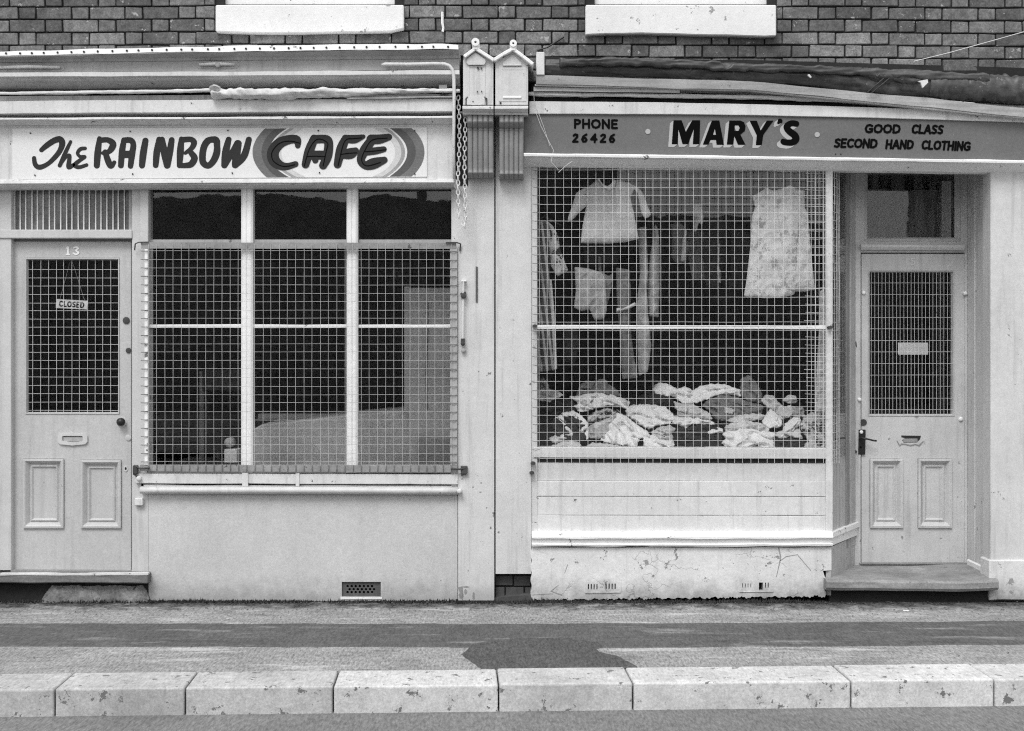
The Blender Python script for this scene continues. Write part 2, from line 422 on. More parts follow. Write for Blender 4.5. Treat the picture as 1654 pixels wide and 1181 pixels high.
M['asphalt']  = surf('pale_worn_asphalt', .27, .22, .55, gvec=(1,.22,1), blotch=.75, low_y=.85, rough=.92, bump=1.0, bscale=110, gscale=85, grainx=(.35,1.2,1))
M['strip']    = surf('smooth_asphalt_strip', .095, .20, .42, gvec=(1,.22,1), blotch=.30, rough=.85, bump=.6, bscale=160, gscale=85, grainx=(.3,1.2,1))
M['patch']    = surf('dark_asphalt_patch', .078, .15, .55, gvec=(1,.22,1), rough=.9, bump=1.0, bscale=110, gscale=85)
M['pale']     = surf('pale_scuffed_cement', .46, .20, .25, rough=.9, bump=.6, gscale=85)
M['kerb']     = surf('pale_kerb_stone', .48, .22, .22, gvec=(1,.22,1), rand=.22, chips=.8, chip_col=.16, rough=.9, bump=.6, bscale=50)
M['road']     = surf('road_asphalt', .17, .15, .4, gvec=(1,.22,1), rough=.9, bump=.9, bscale=110, gscale=85)
M['moss']     = surf('dark_moss', .045, .4, .3, rough=1, bump=.5)
M['hill']     = surf('far_hillside', .26, .3, .1, rough=1, bump=0)
M['farbrick'] = surf('far_house_brick', .20, .2, .1, rough=1, bump=0)
M['haunch']   = surf('crumbling_cement', .27, .3, .25, streak=.4, low=.5, chips=.5, chip_col=.08, rough=.95, bump=1.0, bscale=30)
M['glass']    = glass_mat('window_glass')
M['dirtyglass']= glass_mat('dusty_glass', .16, .35)
M['ribglass'] = None
M['cloth_white']= surf('white_cotton', .88, .05, .05, rough=.95, bump=.5, bscale=70, spec=.1)
M['cloth_pale'] = surf('pale_cotton', .62, .14, .12, rough=.95, bump=.5, bscale=70, spec=.1)
M['cloth_grey'] = surf('grey_wool', .42, .18, .15, rough=.95, bump=.6, bscale=90, spec=.1)
M['cloth_mid']  = surf('mid_grey_cloth', .21, .2, .15, rough=.95, bump=.5, bscale=80, spec=.1)
M['cloth_dark'] = surf('dark_cloth', .04, .25, .2, rough=.95, bump=.5, bscale=80, spec=.1)
M['cloth_print']= surf('printed_cotton', .80, .10, .10, chips=1.3, chip_col=.52, rough=.95, bump=.2, spec=.1)
M['cloth_spot'] = surf('spotted_cotton', .55, .2, .2, chips=1.4, chip_col=.05, rough=.95, bump=.4, spec=.1)
M['smock']      = surf('pale_smock_cotton', .68, .06, .12, rough=.95, bump=.2, spec=.1)
M['card']       = surf('white_card', .80, .05, .05, rough=.7, bump=0)

def stripe_mat(name, a, b, scale):
    m, nt, bs, o = mat_base(name)
    g = nt.nodes.new('ShaderNodeNewGeometry'); sx = nt.nodes.new('ShaderNodeSeparateXYZ'); nt.links.new(g.outputs['Position'], sx.inputs[0])
    v = ramp(nt, mth(nt, 'SINE', mth(nt, 'MULTIPLY', mth(nt, 'ADD', sx.outputs[0], mth(nt, 'MULTIPLY', sx.outputs[2], .12)), scale)), .1, .5)
    col = lerp(nt, v, a, b); cc = nt.nodes.new('ShaderNodeCombineColor')
    for i in range(3): nt.links.new(col, cc.inputs[i])
    nt.links.new(cc.outputs[0], bs.inputs['Base Color']); bs.inputs['Roughness'].default_value = .95
    return m
M['cloth_stripe'] = stripe_mat('striped_cotton', .10, .55, 170)
M['ribglass'] = surf('obscured_glass', .13, .65, .15, rough=.18, bump=.5, bscale=30, spec=.7, grainx=(1.6,1,.25))

# ================================================================== THE GROUND
GY = -0.02
def pts_area(p): return sum(p[i-1][0]*p[i][1]-p[i][0]*p[i-1][1] for i in range(len(p)))
def ragged(mb, pts, z, yedge=.012, n=14):
    """flat sheet with an irregular outline, plus a thin rim; pts (x, y) world"""
    out = []
    for i, a in enumerate(pts):
        b = pts[(i+1) % len(pts)]
        L = math.hypot(b[0]-a[0], b[1]-a[1]); k = max(1, int(L/.03))
        for j in range(k):
            t = j/k; x, y = a[0]+(b[0]-a[0])*t, a[1]+(b[1]-a[1])*t
            q = mnoise.noise(Vector((x*3.1, y*3.1, 4)))*1.4 + mnoise.noise(Vector((x*14, y*14, 8)))*.7 + mnoise.noise(Vector((x*45, y*45, 2)))*.6
            out.append((x + q*yedge*.5, y + q*yedge, z))
    b0 = len(mb.v); n_ = len(out); cx_ = sum(p[0] for p in out)/n_; cy_ = sum(p[1] for p in out)/n_
    mb.f.append(list(range(b0, b0+n_))); mb.v += out
    for i, (x, y, _) in enumerate(out):              # feathered rim down into the surface below
        (xa, ya, _), (xb, yb, _) = out[i-1], out[(i+1) % n_]
        nx_, ny_ = yb-ya, xa-xb; L = math.hypot(nx_, ny_) or 1
        if pts_area(pts) < 0: nx_, ny_ = -nx_, -ny_
        mb.v.append((x+nx_/L*.014, y+ny_/L*.014, -.001))
    for i in range(n_): mb.f.append([b0+i, b0+(i+1) % n_, b0+n_+(i+1) % n_, b0+n_+i])
KY, KS = -1.690, .040                            # kerb line y = KY + KS*x : the pavement narrows a little to the right
pav = MB(); q = [(-7,KY-7*KS),(7,KY+7*KS),(7,.3),(-7,.3)]
pav.face([(x,y,0) for x,y in q])
for k in range(4): pav.face([(*q[k],0),(*q[(k+1)%4],0),(*q[(k+1)%4],-.25),(*q[k],-.25)])
pavement = pav.build('pavement', M['asphalt'], kind='structure')
mb = MB(); ragged(mb, [(-7,-.668+.01),(-1.8,-.672),(-.2,-.685),(1.2,-.66),(3.0,-.60),(7,-.6),(7,-1.13),(3.0,-1.14),(1.9,-1.20),(.75,-1.235),(0,-1.228),(-1.4,-1.22),(-7,-1.20)], .004)
mb.build('pavement_strip', M['strip'], pavement)
mb = MB(); ragged(mb, [(-.19,-1.30),(-.17,-1.18),(-.06,-1.10),(.12,-1.05),(.32,-1.06),(.46,-1.14),(.50,-1.22),(.44,-1.27),(.46,-1.36),(.55,-1.45),(.62,-1.655),(-.12,-1.685),(-.18,-1.52),(-.22,-1.40)], .008)
mb.build('pavement_patch', M['patch'], pavement)
# scattered loose chips and debris on the pavement
deb = MB()
for i in range(1500):
    x = rnd.uniform(-3.6, 3.7); y = rnd.choice([rnd.uniform(-.30,-.04), rnd.uniform(-.45,-.04), rnd.uniform(-1.5,-.3)]); r = rnd.uniform(.0012,.004)*(1.5 if y > -.3 else 1)
    a = rnd.uniform(0, 6.28); b0 = len(deb.v)
    for k in range(4):
        deb.v.append((x+r*1.4*math.cos(a+k*1.57), y+r*math.sin(a+k*1.57), .004))
    deb.v.append((x, y, .004+r*.9))
    for k in range(4): deb.f.append([b0+k, b0+(k+1)%4, b0+4])
deb.build('grit', M['patch'], kind='stuff', label='loose grit scattered over the pavement below the shop walls')
mb = MB(); mb.box(X(1461,-.3)-.017, X(1461,-.3)+.017, -.335, -.325, .004, .010)
mb.build('litter_scrap', M['card'], label='tiny white scrap of litter lying on the asphalt before the right doorstep', cat='litter')
# kerb
kerb = thing('kerb', (0, KY-.15, -.12), kind='structure')
x = -7.0; ka = math.atan(KS)
while x < 7.0:
    L = .914*rnd.uniform(.62,1.12); mb = MB(); mb.box(-L/2+.003, L/2-.003, -.150+rnd.uniform(-.003,.003), .148, -.20, .004+rnd.uniform(-.003,.003))
    o = mb.build('kerb_stone', M['kerb'], kerb, bevel=.010, seg=3)
    place(o, (x+L/2, KY+KS*(x+L/2)-.152, -.20), kerb); o.rotation_euler = (0,0,ka); x += L
mb = MB(); mb.box(-40, 40, -40, KY-.02, -.5, -.12); mb.build('road', M['road'], kind='structure')
# moss and weeds along the foot of the walls
ms = MB()
for i in range(8500):
    px = rnd.uniform(-60, 1330)
    if 552 < px < 615 and rnd.random() < .5: continue
    y = -.025 - abs(rnd.gauss(0,.022)) if px < 735 or px > 860 else -.048-abs(rnd.gauss(0,.022))
    x = X(px); dens = mnoise.noise(Vector((x*2.3, 0, 3)))
    if dens < -.25 and rnd.random() < .8: continue
    h = rnd.uniform(.003, .016)*(1+1.5*max(0,dens))*(1.6 if rnd.random()<.12 else 1); a = rnd.uniform(0,3.14); r = rnd.uniform(.003,.008); b0 = len(ms.v)
    ms.v += [(x-r*math.cos(a), y-r*math.sin(a), 0), (x+r*math.cos(a), y+r*math.sin(a), 0), (x+rnd.uniform(-.006,.006), y+rnd.uniform(-.012,.004), h)]
    ms.f.append([b0,b0+1,b0+2])
    ms.v.append((x-r*math.sin(a), y+r*math.cos(a), 0)); ms.f.append([b0,b0+3,b0+2])
ms.build('moss', M['moss'], kind='stuff', label='dark moss and weeds along the foot of the walls')

# ================================================================== UPPER BRICK WALL
wall = thing('brick_wall', (0, 0, Z(130)), 'dark weathered brick wall of the upper storey above both shopfronts', 'brick wall')
SILLS = [(348, 8, 652, 54), (946, 8, 1254, 59)]
mb = MB(); mb.holed((-260, -45, 1900, 126), [(s[0]+14, s[1]-60, s[2]-14, s[1]) for s in SILLS], .012, .25)
mb.build('mortar_bed', M['mortar'], wall)
def brick_mesh(L, Hh, seed):
    rr = random.Random(seed); bm = bmesh.new(); bmesh.ops.create_cube(bm, size=1)
    for v in bm.verts: v.co = Vector((v.co.x*L, v.co.y*.06, v.co.z*Hh)) + Vector((rr.uniform(-.003,.003), rr.uniform(-.003,.003), rr.uniform(-.003,.003)))
    bmesh.ops.bevel(bm, geom=bm.edges[:], offset=.0035, segments=1, affect='EDGES')
    me = bpy.data.meshes.new('brick'); bm.to_mesh(me); bm.free(); me.materials.append(M['brick']); return me
SM = [brick_mesh(.207, .068, i) for i in range(7)]; HM = [brick_mesh(.098, .068, 20+i) for i in range(5)]
def fascia_top(px):    # lowest visible brick row
    return float(np.interp(px, [-200, 40, 740, 741, 865, 866, 1200, 1600, 1900], [88, 84, 74, 120, 130, 96, 102, 112, 120]))
course = 0; row = -22.0
while row < 132:
    px = -190 + (0 if course % 2 == 0 else 43) - 10; k = 0
    while px < 1830:
        st = (k % 2 == 0); L = 57.5 if st else 28.6; c = px + L/2
        hid = row - 8 > fascia_top(c)
        bx0, bx1 = px, px+L
        for s in SILLS:
            if row < s[3]-6:
                if px < s[0]+2 < px+L: bx1 = s[0]-1
                elif px < s[2]-2 < px+L: bx0 = s[2]+1
                elif s[0] <= px and px+L <= s[2]: hid = True
        if bx1-bx0 < 7: hid = True
        c = (bx0+bx1)/2
        if not hid:
            dz = .8*mnoise.noise(Vector((c*.004, 3, 0)))*3 + float(np.interp(c, [0, 820, 1600], [2.5, 0, 4.5]))
            o = bpy.data.objects.new('brick', rnd.choice(SM if st else HM)); sc.collection.objects.link(o)
            place(o, (X(c), .030-.003+rnd.uniform(-.004,.002), Z(row+dz)), wall)
            o.rotation_euler = (0, rnd.uniform(-.006,.006), 0); o.scale = ((bx1-bx0)/L, 1, 1)
        px += L; k += 1
    row += 20.6; course += 1
for s, n in zip(SILLS, ('left', 'right')):
    mb = MB(); mb.strip([(s[0], s[1], s[3]-3), (s[0]+90, s[1], s[3]-(0 if n=='left' else 5)), (s[2]-20, s[1], s[3]-(3 if n=='left' else 0)), (s[2], s[1], s[3]-(8 if n=='left' else 1))], -.05, .1, .5)
    mb.build('window_sill', M['sillstone'], wall, bevel=.006)
    fr = MB(); fr.holed((s[0]+14, -52, s[2]-14, 8), [(s[0]+26, -52, (s[0]+s[2])/2-5, -2), ((s[0]+s[2])/2+5, -52, s[2]-26, -2)], .05, .11)
    f = fr.build('window_frame', M['white'], wall, bevel=.003)
    g = MB(); g.pbox(s[0]+20, -52, s[2]-20, 2, .075, .081); g.build('glass', M['glass'], f)
    g = MB(); g.pbox(s[0]+10, -56, s[2]-10, 10, .24, .26); g.build('blind', M['dark'], f)
mb = MB(); mb.tube([(X(715),-.006,Z(20)),(X(714.5),-.01,Z(38)),(X(716.5),-.012,Z(46)),(X(715),-.012,Z(52))], .008, 6, jit=.25)
mb.build('cement_smear', M['sillstone'], wall)

# ================================================================== CAFE SHOPFRONT (left)
cafe = thing('cafe_shopfront', (X(380), 0, 0), 'grey painted cafe shopfront on the left with number 13 door and barred three-pane window', 'shopfront')
# --- stall riser with air-vent opening
mb = MB(); mb.holed((240, 797, 736, 978), [(552, 940, 615, 964)], -.002, .10)
mb.build('stall_riser', M['stall'], cafe)
mb = MB(); mb.pbox(735.5, 800, 739, 968, -.010, .02); mb.build('corner_bead', M['stall'], cafe)
def vent_fn(x, y):
    d = np.maximum(np.abs(x-583.5)-31.3, np.abs(y-952)-12)
    for r_, (yy, off) in enumerate(((947.5, 0), (952.5, 5.5), (957.2, 0))):
        for k in range(8):
            hx = 561 + k*6.6 + (off if r_ == 1 else 0)*.6
            if hx > 607: continue
            d = np.maximum(d, 2.1 - np.hypot(x-hx, y-yy))
    return d
mb = MB(); mb.sdf(vent_fn, (550, 938, 617, 966), .5, .0, .012, .03); mb.build('air_vent', M['terracotta'], cafe, label='dark terracotta air brick with rows of round holes')
mb = MB(); mb.pbox(550, 938, 617, 966, .06, .07); mb.build('vent_cavity', M['dark'], cafe)
mb = MB(); mb.strip([(550,964.6,968),(617,965,968)], -.006, .05, .3); mb.build('vent_ledge', M['white'], cafe)
# --- window frame members
FY = -.012
mb = MB(); mb.holed((213, 296, 240, 932), [], .0, .10); mb.build('door_post', M['grey'], cafe, bevel=.003)
mb = MB(); mb.pbox(226, 300, 239.4, 392, FY, .0); mb.build('post_bead', M['grey'], cafe, bevel=.003)
mb = MB(); mb.pbox(241, 398, 246.5, 752, .035, .05); mb.build('inner_bead', M['greyboard'], cafe)
for a, b in ((389, 408), (559.5, 577.5)):
    mb = MB(); xa, xm, xb = X(a,FY), X((a+b)/2,FY), X(b,FY)
    z0, z1 = Z(764,FY), Z(300,FY)
    sec = [(xa,.06),(xa,FY+.010),(xa+.012,FY),(xm-.006,FY),(xm,FY+.006),(xm+.006,FY),(xb-.012,FY),(xb,FY+.010),(xb,.06)]
    for (p, q) in zip(sec, sec[1:]): mb.face([(p[0],p[1],z0),(q[0],q[1],z0),(q[0],q[1],z1),(p[0],p[1],z1)])
    mb.build('mullion', M['white'], cafe)
mb = MB(); mb.holed((729, 300, 741, 797), [], FY, .08); mb.build('end_post', M['cream'], cafe, bevel=.003)
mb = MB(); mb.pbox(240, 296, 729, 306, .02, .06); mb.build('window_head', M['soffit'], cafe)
mb = MB(); mb.pbox(238, 752, 731, 764, .0, .06); mb.build('bottom_rail', M['greyboard'], cafe)
for a, b in ((240, 389), (408, 559.5), (577.5, 729)):
    mb = MB(); mb.pbox(a, 387, b, 395, .025, .06); mb.build('transom_rail', M['greyboard'], cafe)
    for y0, y1 in ((305, 387), (395, 524), (530, 753)):
        mb = MB(); mb.pbox(a, y0, b, y1, .050, .056); mb.build('glass_pane', M['glass'], cafe)
    mb = MB(); mb.strip([(a-.5, 524.5, 529.8), (b+.5, 524.2+rnd.uniform(-.5,.5), 529.5)], .012, .06, .4); mb.build('glazing_bar', M['white'], cafe, bevel=.002)
# --- sill, strip and roll
mb = MB(); mb.strip([(218,765,781),(740,766.5,783)], -.030, .05, .35); mb.build('window_sill', M['cream'], cafe, bevel=.004)
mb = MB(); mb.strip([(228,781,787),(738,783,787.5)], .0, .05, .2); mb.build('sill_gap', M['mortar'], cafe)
mb = MB(); mb.strip([(232,783.2,785.8),(735,785.0,787)], -.012, .02, .5); mb.build('sill_fillet', M['white'], cafe)
roll = [(.04,0)] + [(-.030-.030*math.sin(math.pi*t), .5-.5*math.cos(math.pi*t)) for t in [i/8 for i in range(9)]] + [(.04,1)]
mb = MB(); mb.mould([(225,786.5,798.5),(480,786.8,799),(740,787.8,800)], roll, .25); mb.build('sill_roll', M['grey'], cafe, smooth=True)
for px in (319+4, 480.5):
    mb = MB(); mb.pbox(px-3 if px > 400 else px+68, 764, (px+3) if px > 400 else px+78, 786, -.036, -.03); mb.build('sill_bracket', M['cream'], cafe, bevel=.002)
mb = MB(); mb.pbox(217, 805, 230.5, 817, -.03, .02); mb.build('post_block', M['cream'], cafe, bevel=.004)
# --- fascia, cornices and blind box
mb = MB(); mb.strip([(-80,203,292),(40,203,291.5),(733,201,290)], -.080, .14, .3); mb.build('fascia_board', M['cream'], cafe)
bm_ = [(.02,0),(-.098,0),(-.100,.16),(-.116,.24),(-.120,.52),(-.104,.62),(-.100,.72),(-.060,1),(.02,1)]
mb = MB(); mb.mould([(-80,289.5,303.5),(40,289,303),(400,288,301.5),(735,288,300.5)], bm_, .4); mb.build('fascia_moulding', M['cream'], cafe)
mb = MB(); mb.face([(X(733,-.11),-.11,Z(289,-.11)),(X(738,-.11),-.10,Z(289,-.11)),(X(748,-.06),-.03,Z(316,-.06)),(X(744,-.06),-.03,Z(318,-.06)),(X(733,-.11),-.11,Z(301,-.11))])
mb.tube([(X(735,-.1),-.10,Z(293,-.1)),(X(746,-.05),-.045,Z(316,-.05))], .006, 6); mb.build('corner_strut', M['cream'], cafe)
mb = MB(); mb.mould([(-80,190.5,203.5),(40,190,203),(735,187,201)], [(.02,0),(-.158,0),(-.160,.25),(-.130,.36),(-.100,.70),(-.082,.74),(-.081,1),(.02,1)], .35); mb.build('fascia_cornice', M['cream'], cafe)
mb = MB(); mb.strip([(-80,180,192),(733,178,189)], .06, .14, .1); mb.build('blind_slot', M['dark'], cafe)
mb = MB(); mb.strip([(-80,164,184),(40,163,183),(400,161,181),(733,159,180)], -.140, .0, .4); mb.build('frieze_board', M['cream'], cafe, bevel=.002)
mb = MB(); mb.strip([(-80,156,163.5),(40,155,163),(733,152,159)], -.10, .13, .4); mb.build('frieze_top', M['oldwood'], cafe)
mb = MB(); mb.strip([(-80,118,164),(733,112,160)], .13, .16, .1); mb.build('blind_recess', M['dark'], cafe)
mb = MB(); mb.strip([(-80,146,150),(40,145,149),(420,143,146),(560,141,145),(733,140,144)], .02, .04, .3); mb.build('blind_roller', M['greyboard'], cafe)
mb = MB(); mb.mould([(-80,118,137),(40,117,136.5),(400,115.5,134),(742,113,133)], [(.02,0),(-.185,0),(-.185,.34),(-.150,.42),(-.140,.50),(-.060,.97),(-.05,1),(.02,1)], .35); mb.build('cornice_ledge', M['cream'], cafe)
mb = MB(); mb.strip([(-80,98,118),(40,96.5,117),(400,93,115),(742,91,112.5)], -.150, .05, .35); mb.build('blind_board', M['greyboard'], cafe)
mb = MB(); mb.mould([(-80,89,98),(40,88,97),(400,84,93.5),(742,80,91)], [(.02,0),(-.215,0),(-.205,.10),(-.165,.6),(-.158,1),(.02,1)], .4); mb.build('crown_moulding', M['greyboard'], cafe)
mb = MB(); mb.mould([(-80,84,91),(40,82,89.5),(250,76.5,84.5),(400,74,82.5),(640,71,79.5),(715,70.5,78.5),(740,72,79)], [(.02,0),(-.225,0),(-.228,1),(-.215,1.02),(.02,.8)], .9, 14); fl = mb.build('lead_flashing', M['white'], cafe)
nl = MB()
for i in range(34):
    px = 8 + i*21.7 + rnd.uniform(-3,3)
    if px > 735: break
    py = float(np.interp(px, [40,250,400,640,740],[86,80.5,78.5,75.2,75.5])); nl.disc(px, py, 1.7, -.232, -.226, 8)
nl.build('nail_heads', M['black'], fl, kind='stuff')
# recessed handles on the blind board
def lozenge(x0, x1, y, r):
    mb = MB(); mb.sdf(cap_chain([(x0+r,y,r),(x1-r,y,r)]), (x0-2,y-r-2,x1+2,y+r+2), .8, -.15, -.153, -.149); mb.build('slot_plate', M['greyboard'], cafe)
    mb = MB(); mb.tube([(X(x0+r,-.15),-.166,Z(y+.5,-.15)),(X((x0+x1)/2,-.15),-.170,Z(y-.6,-.15)),(X(x1-r,-.15),-.166,Z(y+.2,-.15))], [.008,.011,.008], 8)
    return mb.build('slot_bar', M['cream'], cafe, smooth=True)
lozenge(40-50, 104, 109.5, 5.5); lozenge(317, 386, 104.6, 6.4)
mb = MB(); mb.disc(351, 104, 4.2, -.180, -.16, 12, .004); mb.build('slot_knuckle', M['greyboard'], cafe)
# --- top light over the door, reeded glass
mb = MB(); mb.pbox(-10, 371, 213, 385, -.01, .10); mb.build('door_transom', M['grey'], cafe, bevel=.004)
mb = MB(); mb.pbox(-10, 303, 209, 372, .062, .07); rg = mb.build('reeded_glass', M['ribglass'], cafe)
for k in range(24):
    a = -5+k*9.35
    if a > 207: break
    mb = MB(); mb.strip([(a-.9+.5*math.sin(k*2.3),304,371.5),(a+.8+.5*math.sin(k*2.3),304,371.5)], .052, .0615, .3); mb.build('reed', M['white'], rg)
mb = MB(); mb.pbox(208, 300, 213, 372, .03, .08); mb.build('toplight_bead', M['greyboard'], cafe)
# --- left pilaster of the cafe beyond the door
mb = MB(); mb.pbox(-10, 300, 18, 932, .0, .10); mb.build('hinge_post', M['grey'], cafe, bevel=.003)
# --- number 13 door
def door(parent, rect, glassr, panels, yf, mat, thick=.045):
    mb = MB(); mb.holed(rect, [glassr] + panels, yf, yf+thick)
    d = mb.build('door', mat, parent, bevel=.0025)
    for r_ in panels:
        p = MB(); w = r_[2]-r_[0]
        p.nest(r_, [(0,yf+.02),(0,yf-.013),(3.2,yf-.015),(4.5,yf-.011),(9.0,yf+.014),(10.5,yf+.014),(11.2,yf+.008),(12.6,yf+.006),(15.2,yf+.018)], yf)
        p.build('panel', mat, d)
    b = MB(); b.nest(glassr, [(0,yf+.001),(0,yf-.004),(1.6,yf-.004),(3.0,yf+.016),(3.0,yf+.03)], yf, False); b.build('glass_bead', mat, d)
    g = MB(); g.pbox(glassr[0], glassr[1], glassr[2], glassr[3], yf+.026, yf+.031); g.build('glass', M['glass'], d)
    return d
D13Y = .045
d13 = door(cafe, (19, 390, 212, 922), (41, 417, 193, 669), [(38, 741, 103.5, 853), (131, 743, 196, 853)], D13Y, M['door13'])
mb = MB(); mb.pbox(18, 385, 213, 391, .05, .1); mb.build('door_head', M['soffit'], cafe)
def grid(x0, x1, y0, y1, px, py, ox, oy, y, r, jit=.4, dy=.005, xend=None):
    """welded wire mesh: verticals in front of horizontals"""
    mb = MB(); xx = ox
    while xx < x1:
        if xx >= x0:
            n = 10; j = rnd.uniform(-jit,jit); pts = []
            for i in range(n+1):
                q = y0+(y1-y0)*i/n; pts.append((X(xx+j+jit*.8*mnoise.noise(Vector((xx*.3, q*.013, y*9))), y), y-dy*.5, Z(q, y)))
            mb.tube(pts, r, 4)
        xx += px
    yy = oy
    while yy < y1:
        if yy >= y0:
            n = 12; j = rnd.uniform(-jit,jit); pts = []
            for i in range(n+1):
                q = x0+(x1-x0)*i/n; pts.append((X(q, y), y+dy*.5, Z(yy+j+jit*1.0*mnoise.noise(Vector((q*.011, yy*.3, y*7))), y)))
            mb.tube(pts, r, 4)
        yy += py
    return mb
grid(43, 192, 420, 667, 12.55, 13.35, 53.5, 435.5, D13Y+.012, .00145, .55).build('wire_guard', M['wire'], d13)
# figures 13
mb = MB(); mb.sdf(union(cap_chain([(110,399.5,1.6),(110,410.5,1.6)]), cap_chain([(107.3,401.2,.9),(110,399,1)]), cap_chain([(107.5,411,1),(112.5,411,1)])), (104,395,115,414), .35, D13Y, D13Y-.003)
mb.sdf(cap_chain(smooth_path([(119.5,400.5,1.2),(123,399,1.3),(126.2,401.5,1.5),(122.8,404.6,1.1),(126.8,408,1.6),(123,411,1.3),(118.8,409.3,1.2)])), (116,395,130,414), .35, D13Y, D13Y-.003)
mb.build('door_number', M['white'], d13)
# letterbox
def octa(x0,y0,x1,y1,c): return poly([(x0+c,y0),(x1-c,y0),(x1,y0+c),(x1,y1-c-1),(x1-c,y1-1),((x0+x1)/2,y1+1),(x0+c,y1-1),(x0,y1-c-1),(x0,y0+c)])
mb = MB(); mb.sdf(minus(octa(94,700,142,718.5,4), octa(101.5,704,134.5,713.5,1.2)), (92,698,144,722), .6, D13Y, D13Y-.012, D13Y+.002)
lb = mb.build('letterbox', M['grey'], d13)
mb = MB(); mb.strip([(102.5,705.5,713),(133.5,705.5,713)], D13Y-.005, D13Y+.002, .3); mb.build('letterbox_flap', M['greyboard'], d13)
mb = MB(); mb.pbox(101, 703.5, 135, 705, D13Y-.004, D13Y-.001); mb.build('letterbox_gap', M['black'], d13)
mb = MB(); mb.disc(196.5, 681.5, 8.2, D13Y-.005, D13Y, 20); mb.build('knob_rose', M['grey'], d13)
mb = MB(); mb.disc(194.5, 681.8, 3.4, D13Y-.03, D13Y, 12); mb.disc(194.5, 681.8, 6.6, D13Y-.042, D13Y-.024, 20, .016); mb.build('door_knob', M['black'], d13, smooth=True)
for (a, b, r_, m_) in ((203.7,517.7,5.6,'rust'), (207.3,566.2,4.4,'rust'), (207,707,4.8,'grey')):
    mb = MB(); mb.disc(a, b, r_, D13Y-.006, D13Y, 18, .002); mb.build('lock_cylinder', M[m_], d13)
mb = MB(); mb.sdf(minus(lambda x,y: np.hypot((x-203.3)/.75,(y-757)/1.05)-4.6, lambda x,y: np.hypot((x-203.3)/.7,(y-757)/1.1)-2.4), (197,750,210,764), .4, D13Y, D13Y-.004, D13Y)
mb.build('keyhole_plate', M['grey'], d13)
mb = MB(); mb.disc(203.3, 757, 2.4, D13Y-.001, D13Y, 12); mb.build('keyhole', M['black'], d13)
# threshold and step
mb = MB(); mb.strip([(0,921,926),(213,922.5,927)], .0, .12, .3); mb.build('threshold', M['oldwood'], cafe)
mb = MB(); mb.strip([(-60,927,942),(40,927,942.5),(120,927,942),(239,926.5,943)], -.075, .11, .6, 12, .006); mb.build('doorstep', M['stone'], cafe, bevel=.007)
mb = MB(); mb.strip([(0,926.6,929.6),(120,926.8,929.4),(239,926.0,929.0)], -.078, -.04, .7, 8); mb.build('step_nosing', M['cream'], cafe)
mb = MB(); mb.pbox(-60, 942, 239, 974, -.002, .09); mb.build('step_base', M['mortar'], cafe)
hb = MB(); gg = []
for i in range(100):
    px = 68 + i*1.78; t = i/99
    topz = Z(945.5, 0) * min(1, (t/.10)**.8, ((1-t)/.07)**.7) ; row_ = []
    for j in range(12):
        u = j/11; n1 = mnoise.noise(Vector((px*.045, u*2, 2))); n2 = mnoise.noise(Vector((px*.16, u*5, 5)))
        row_.append((X(px)+.004*n2, -.012-.058*u**1.1*(.75+.5*mnoise.noise(Vector((px*.03,0,7))))-.010*n1-.007*n2, max(.001, topz*(1-u)**.85 + (.010*n1+.008*n2)*(1-u))))
    gg.append([(X(px), .08, row_[0][2])] + row_)
for a_, b_ in zip(gg, gg[1:]):
    for j in range(12): hb.face([a_[j], b_[j], b_[j+1], a_[j+1]])
hb.build('cement_haunch', M['haunch'], cafe)

# --- the wire guard hooked over the cafe window (can be lifted off)
guard = thing('window_guard', (X(482), -.05, Z(762)), 'pale wire mesh guard hooked over the left cafe window between iron corner hooks', 'window guard')
GYY = -.045
grid(228, 737, 394, 758, 13.22, 13.62, 239.8, 405.5, GYY, .00135, .6).build('wire_mesh', M['wiregrey'], guard)
for st, nm in (([(228,391.5,401.5),(737,392.5,402)],1), ([(226,751,761),(738,752,763)],1)):
    mb = MB(); mb.strip(st, GYY+.004, GYY+.010, .35); mb.build('frame_bar', M['flatbar'], guard)
mb = MB(); mb.pbox(233.5, 401, 238.5, 752, GYY+.004, GYY+.010); mb.build('frame_bar', M['white'], guard)
mb = MB(); mb.pbox(727, 402, 738.5, 752, GYY+.004, GYY+.010); mb.build('frame_bar', M['greyboard'], guard)
for px in (389,): pass
tw = MB()
for i in range(28):
    yy = 405.5 + i*13.62
    if yy > 752: break
    tw.tube([(X(227.5,GYY),GYY,Z(yy,GYY)),(X(234,GYY),GYY-.006,Z(yy+.3,GYY)),(X(240,GYY),GYY,Z(yy,GYY))], .0024, 5)
    tw.tube([(X(726,GYY),GYY,Z(yy+1,GYY)),(X(732,GYY),GYY-.006,Z(yy+1.3,GYY)),(X(738,GYY),GYY,Z(yy+1,GYY))], .0024, 5)
tw.build('binding_wire', M['wiredark'], guard, kind='stuff')
tw = MB()
for i in range(38):
    xx = 239.8 + i*13.22
    if xx > 735: break
    tw.tube([(X(xx,GYY),GYY-.001,Z(751,GYY)),(X(xx+.2,GYY),GYY-.006,Z(757,GYY)),(X(xx,GYY),GYY,Z(762.5,GYY))], .0024, 5)
tw.build('binding_wire', M['wiredark'], guard, kind='stuff')
def hook(pts, r=.006):
    mb = MB(); mb.tube([(X(a,y),y,Z(b,y)) for a,b,y in pts], r, 6, jit=.1); mb.build('hook', M['rust'], guard)
hook([(240,391,-.05),(224,391.5,-.05),(218.5,394,-.04),(217.5,404,-.02)], .004)
hook([(720,392,-.05),(738,392,-.05),(744,394,-.04),(743,406,-.03)], .005)
hook([(242,756,-.055),(226,757,-.055),(217.5,752,-.045),(216,766,-.04),(224,771,-.04)], .006)
hook([(728,757,-.055),(742,758,-.055),(752,756,-.045),(752,766,-.04),(744,767,-.04)], .0065)
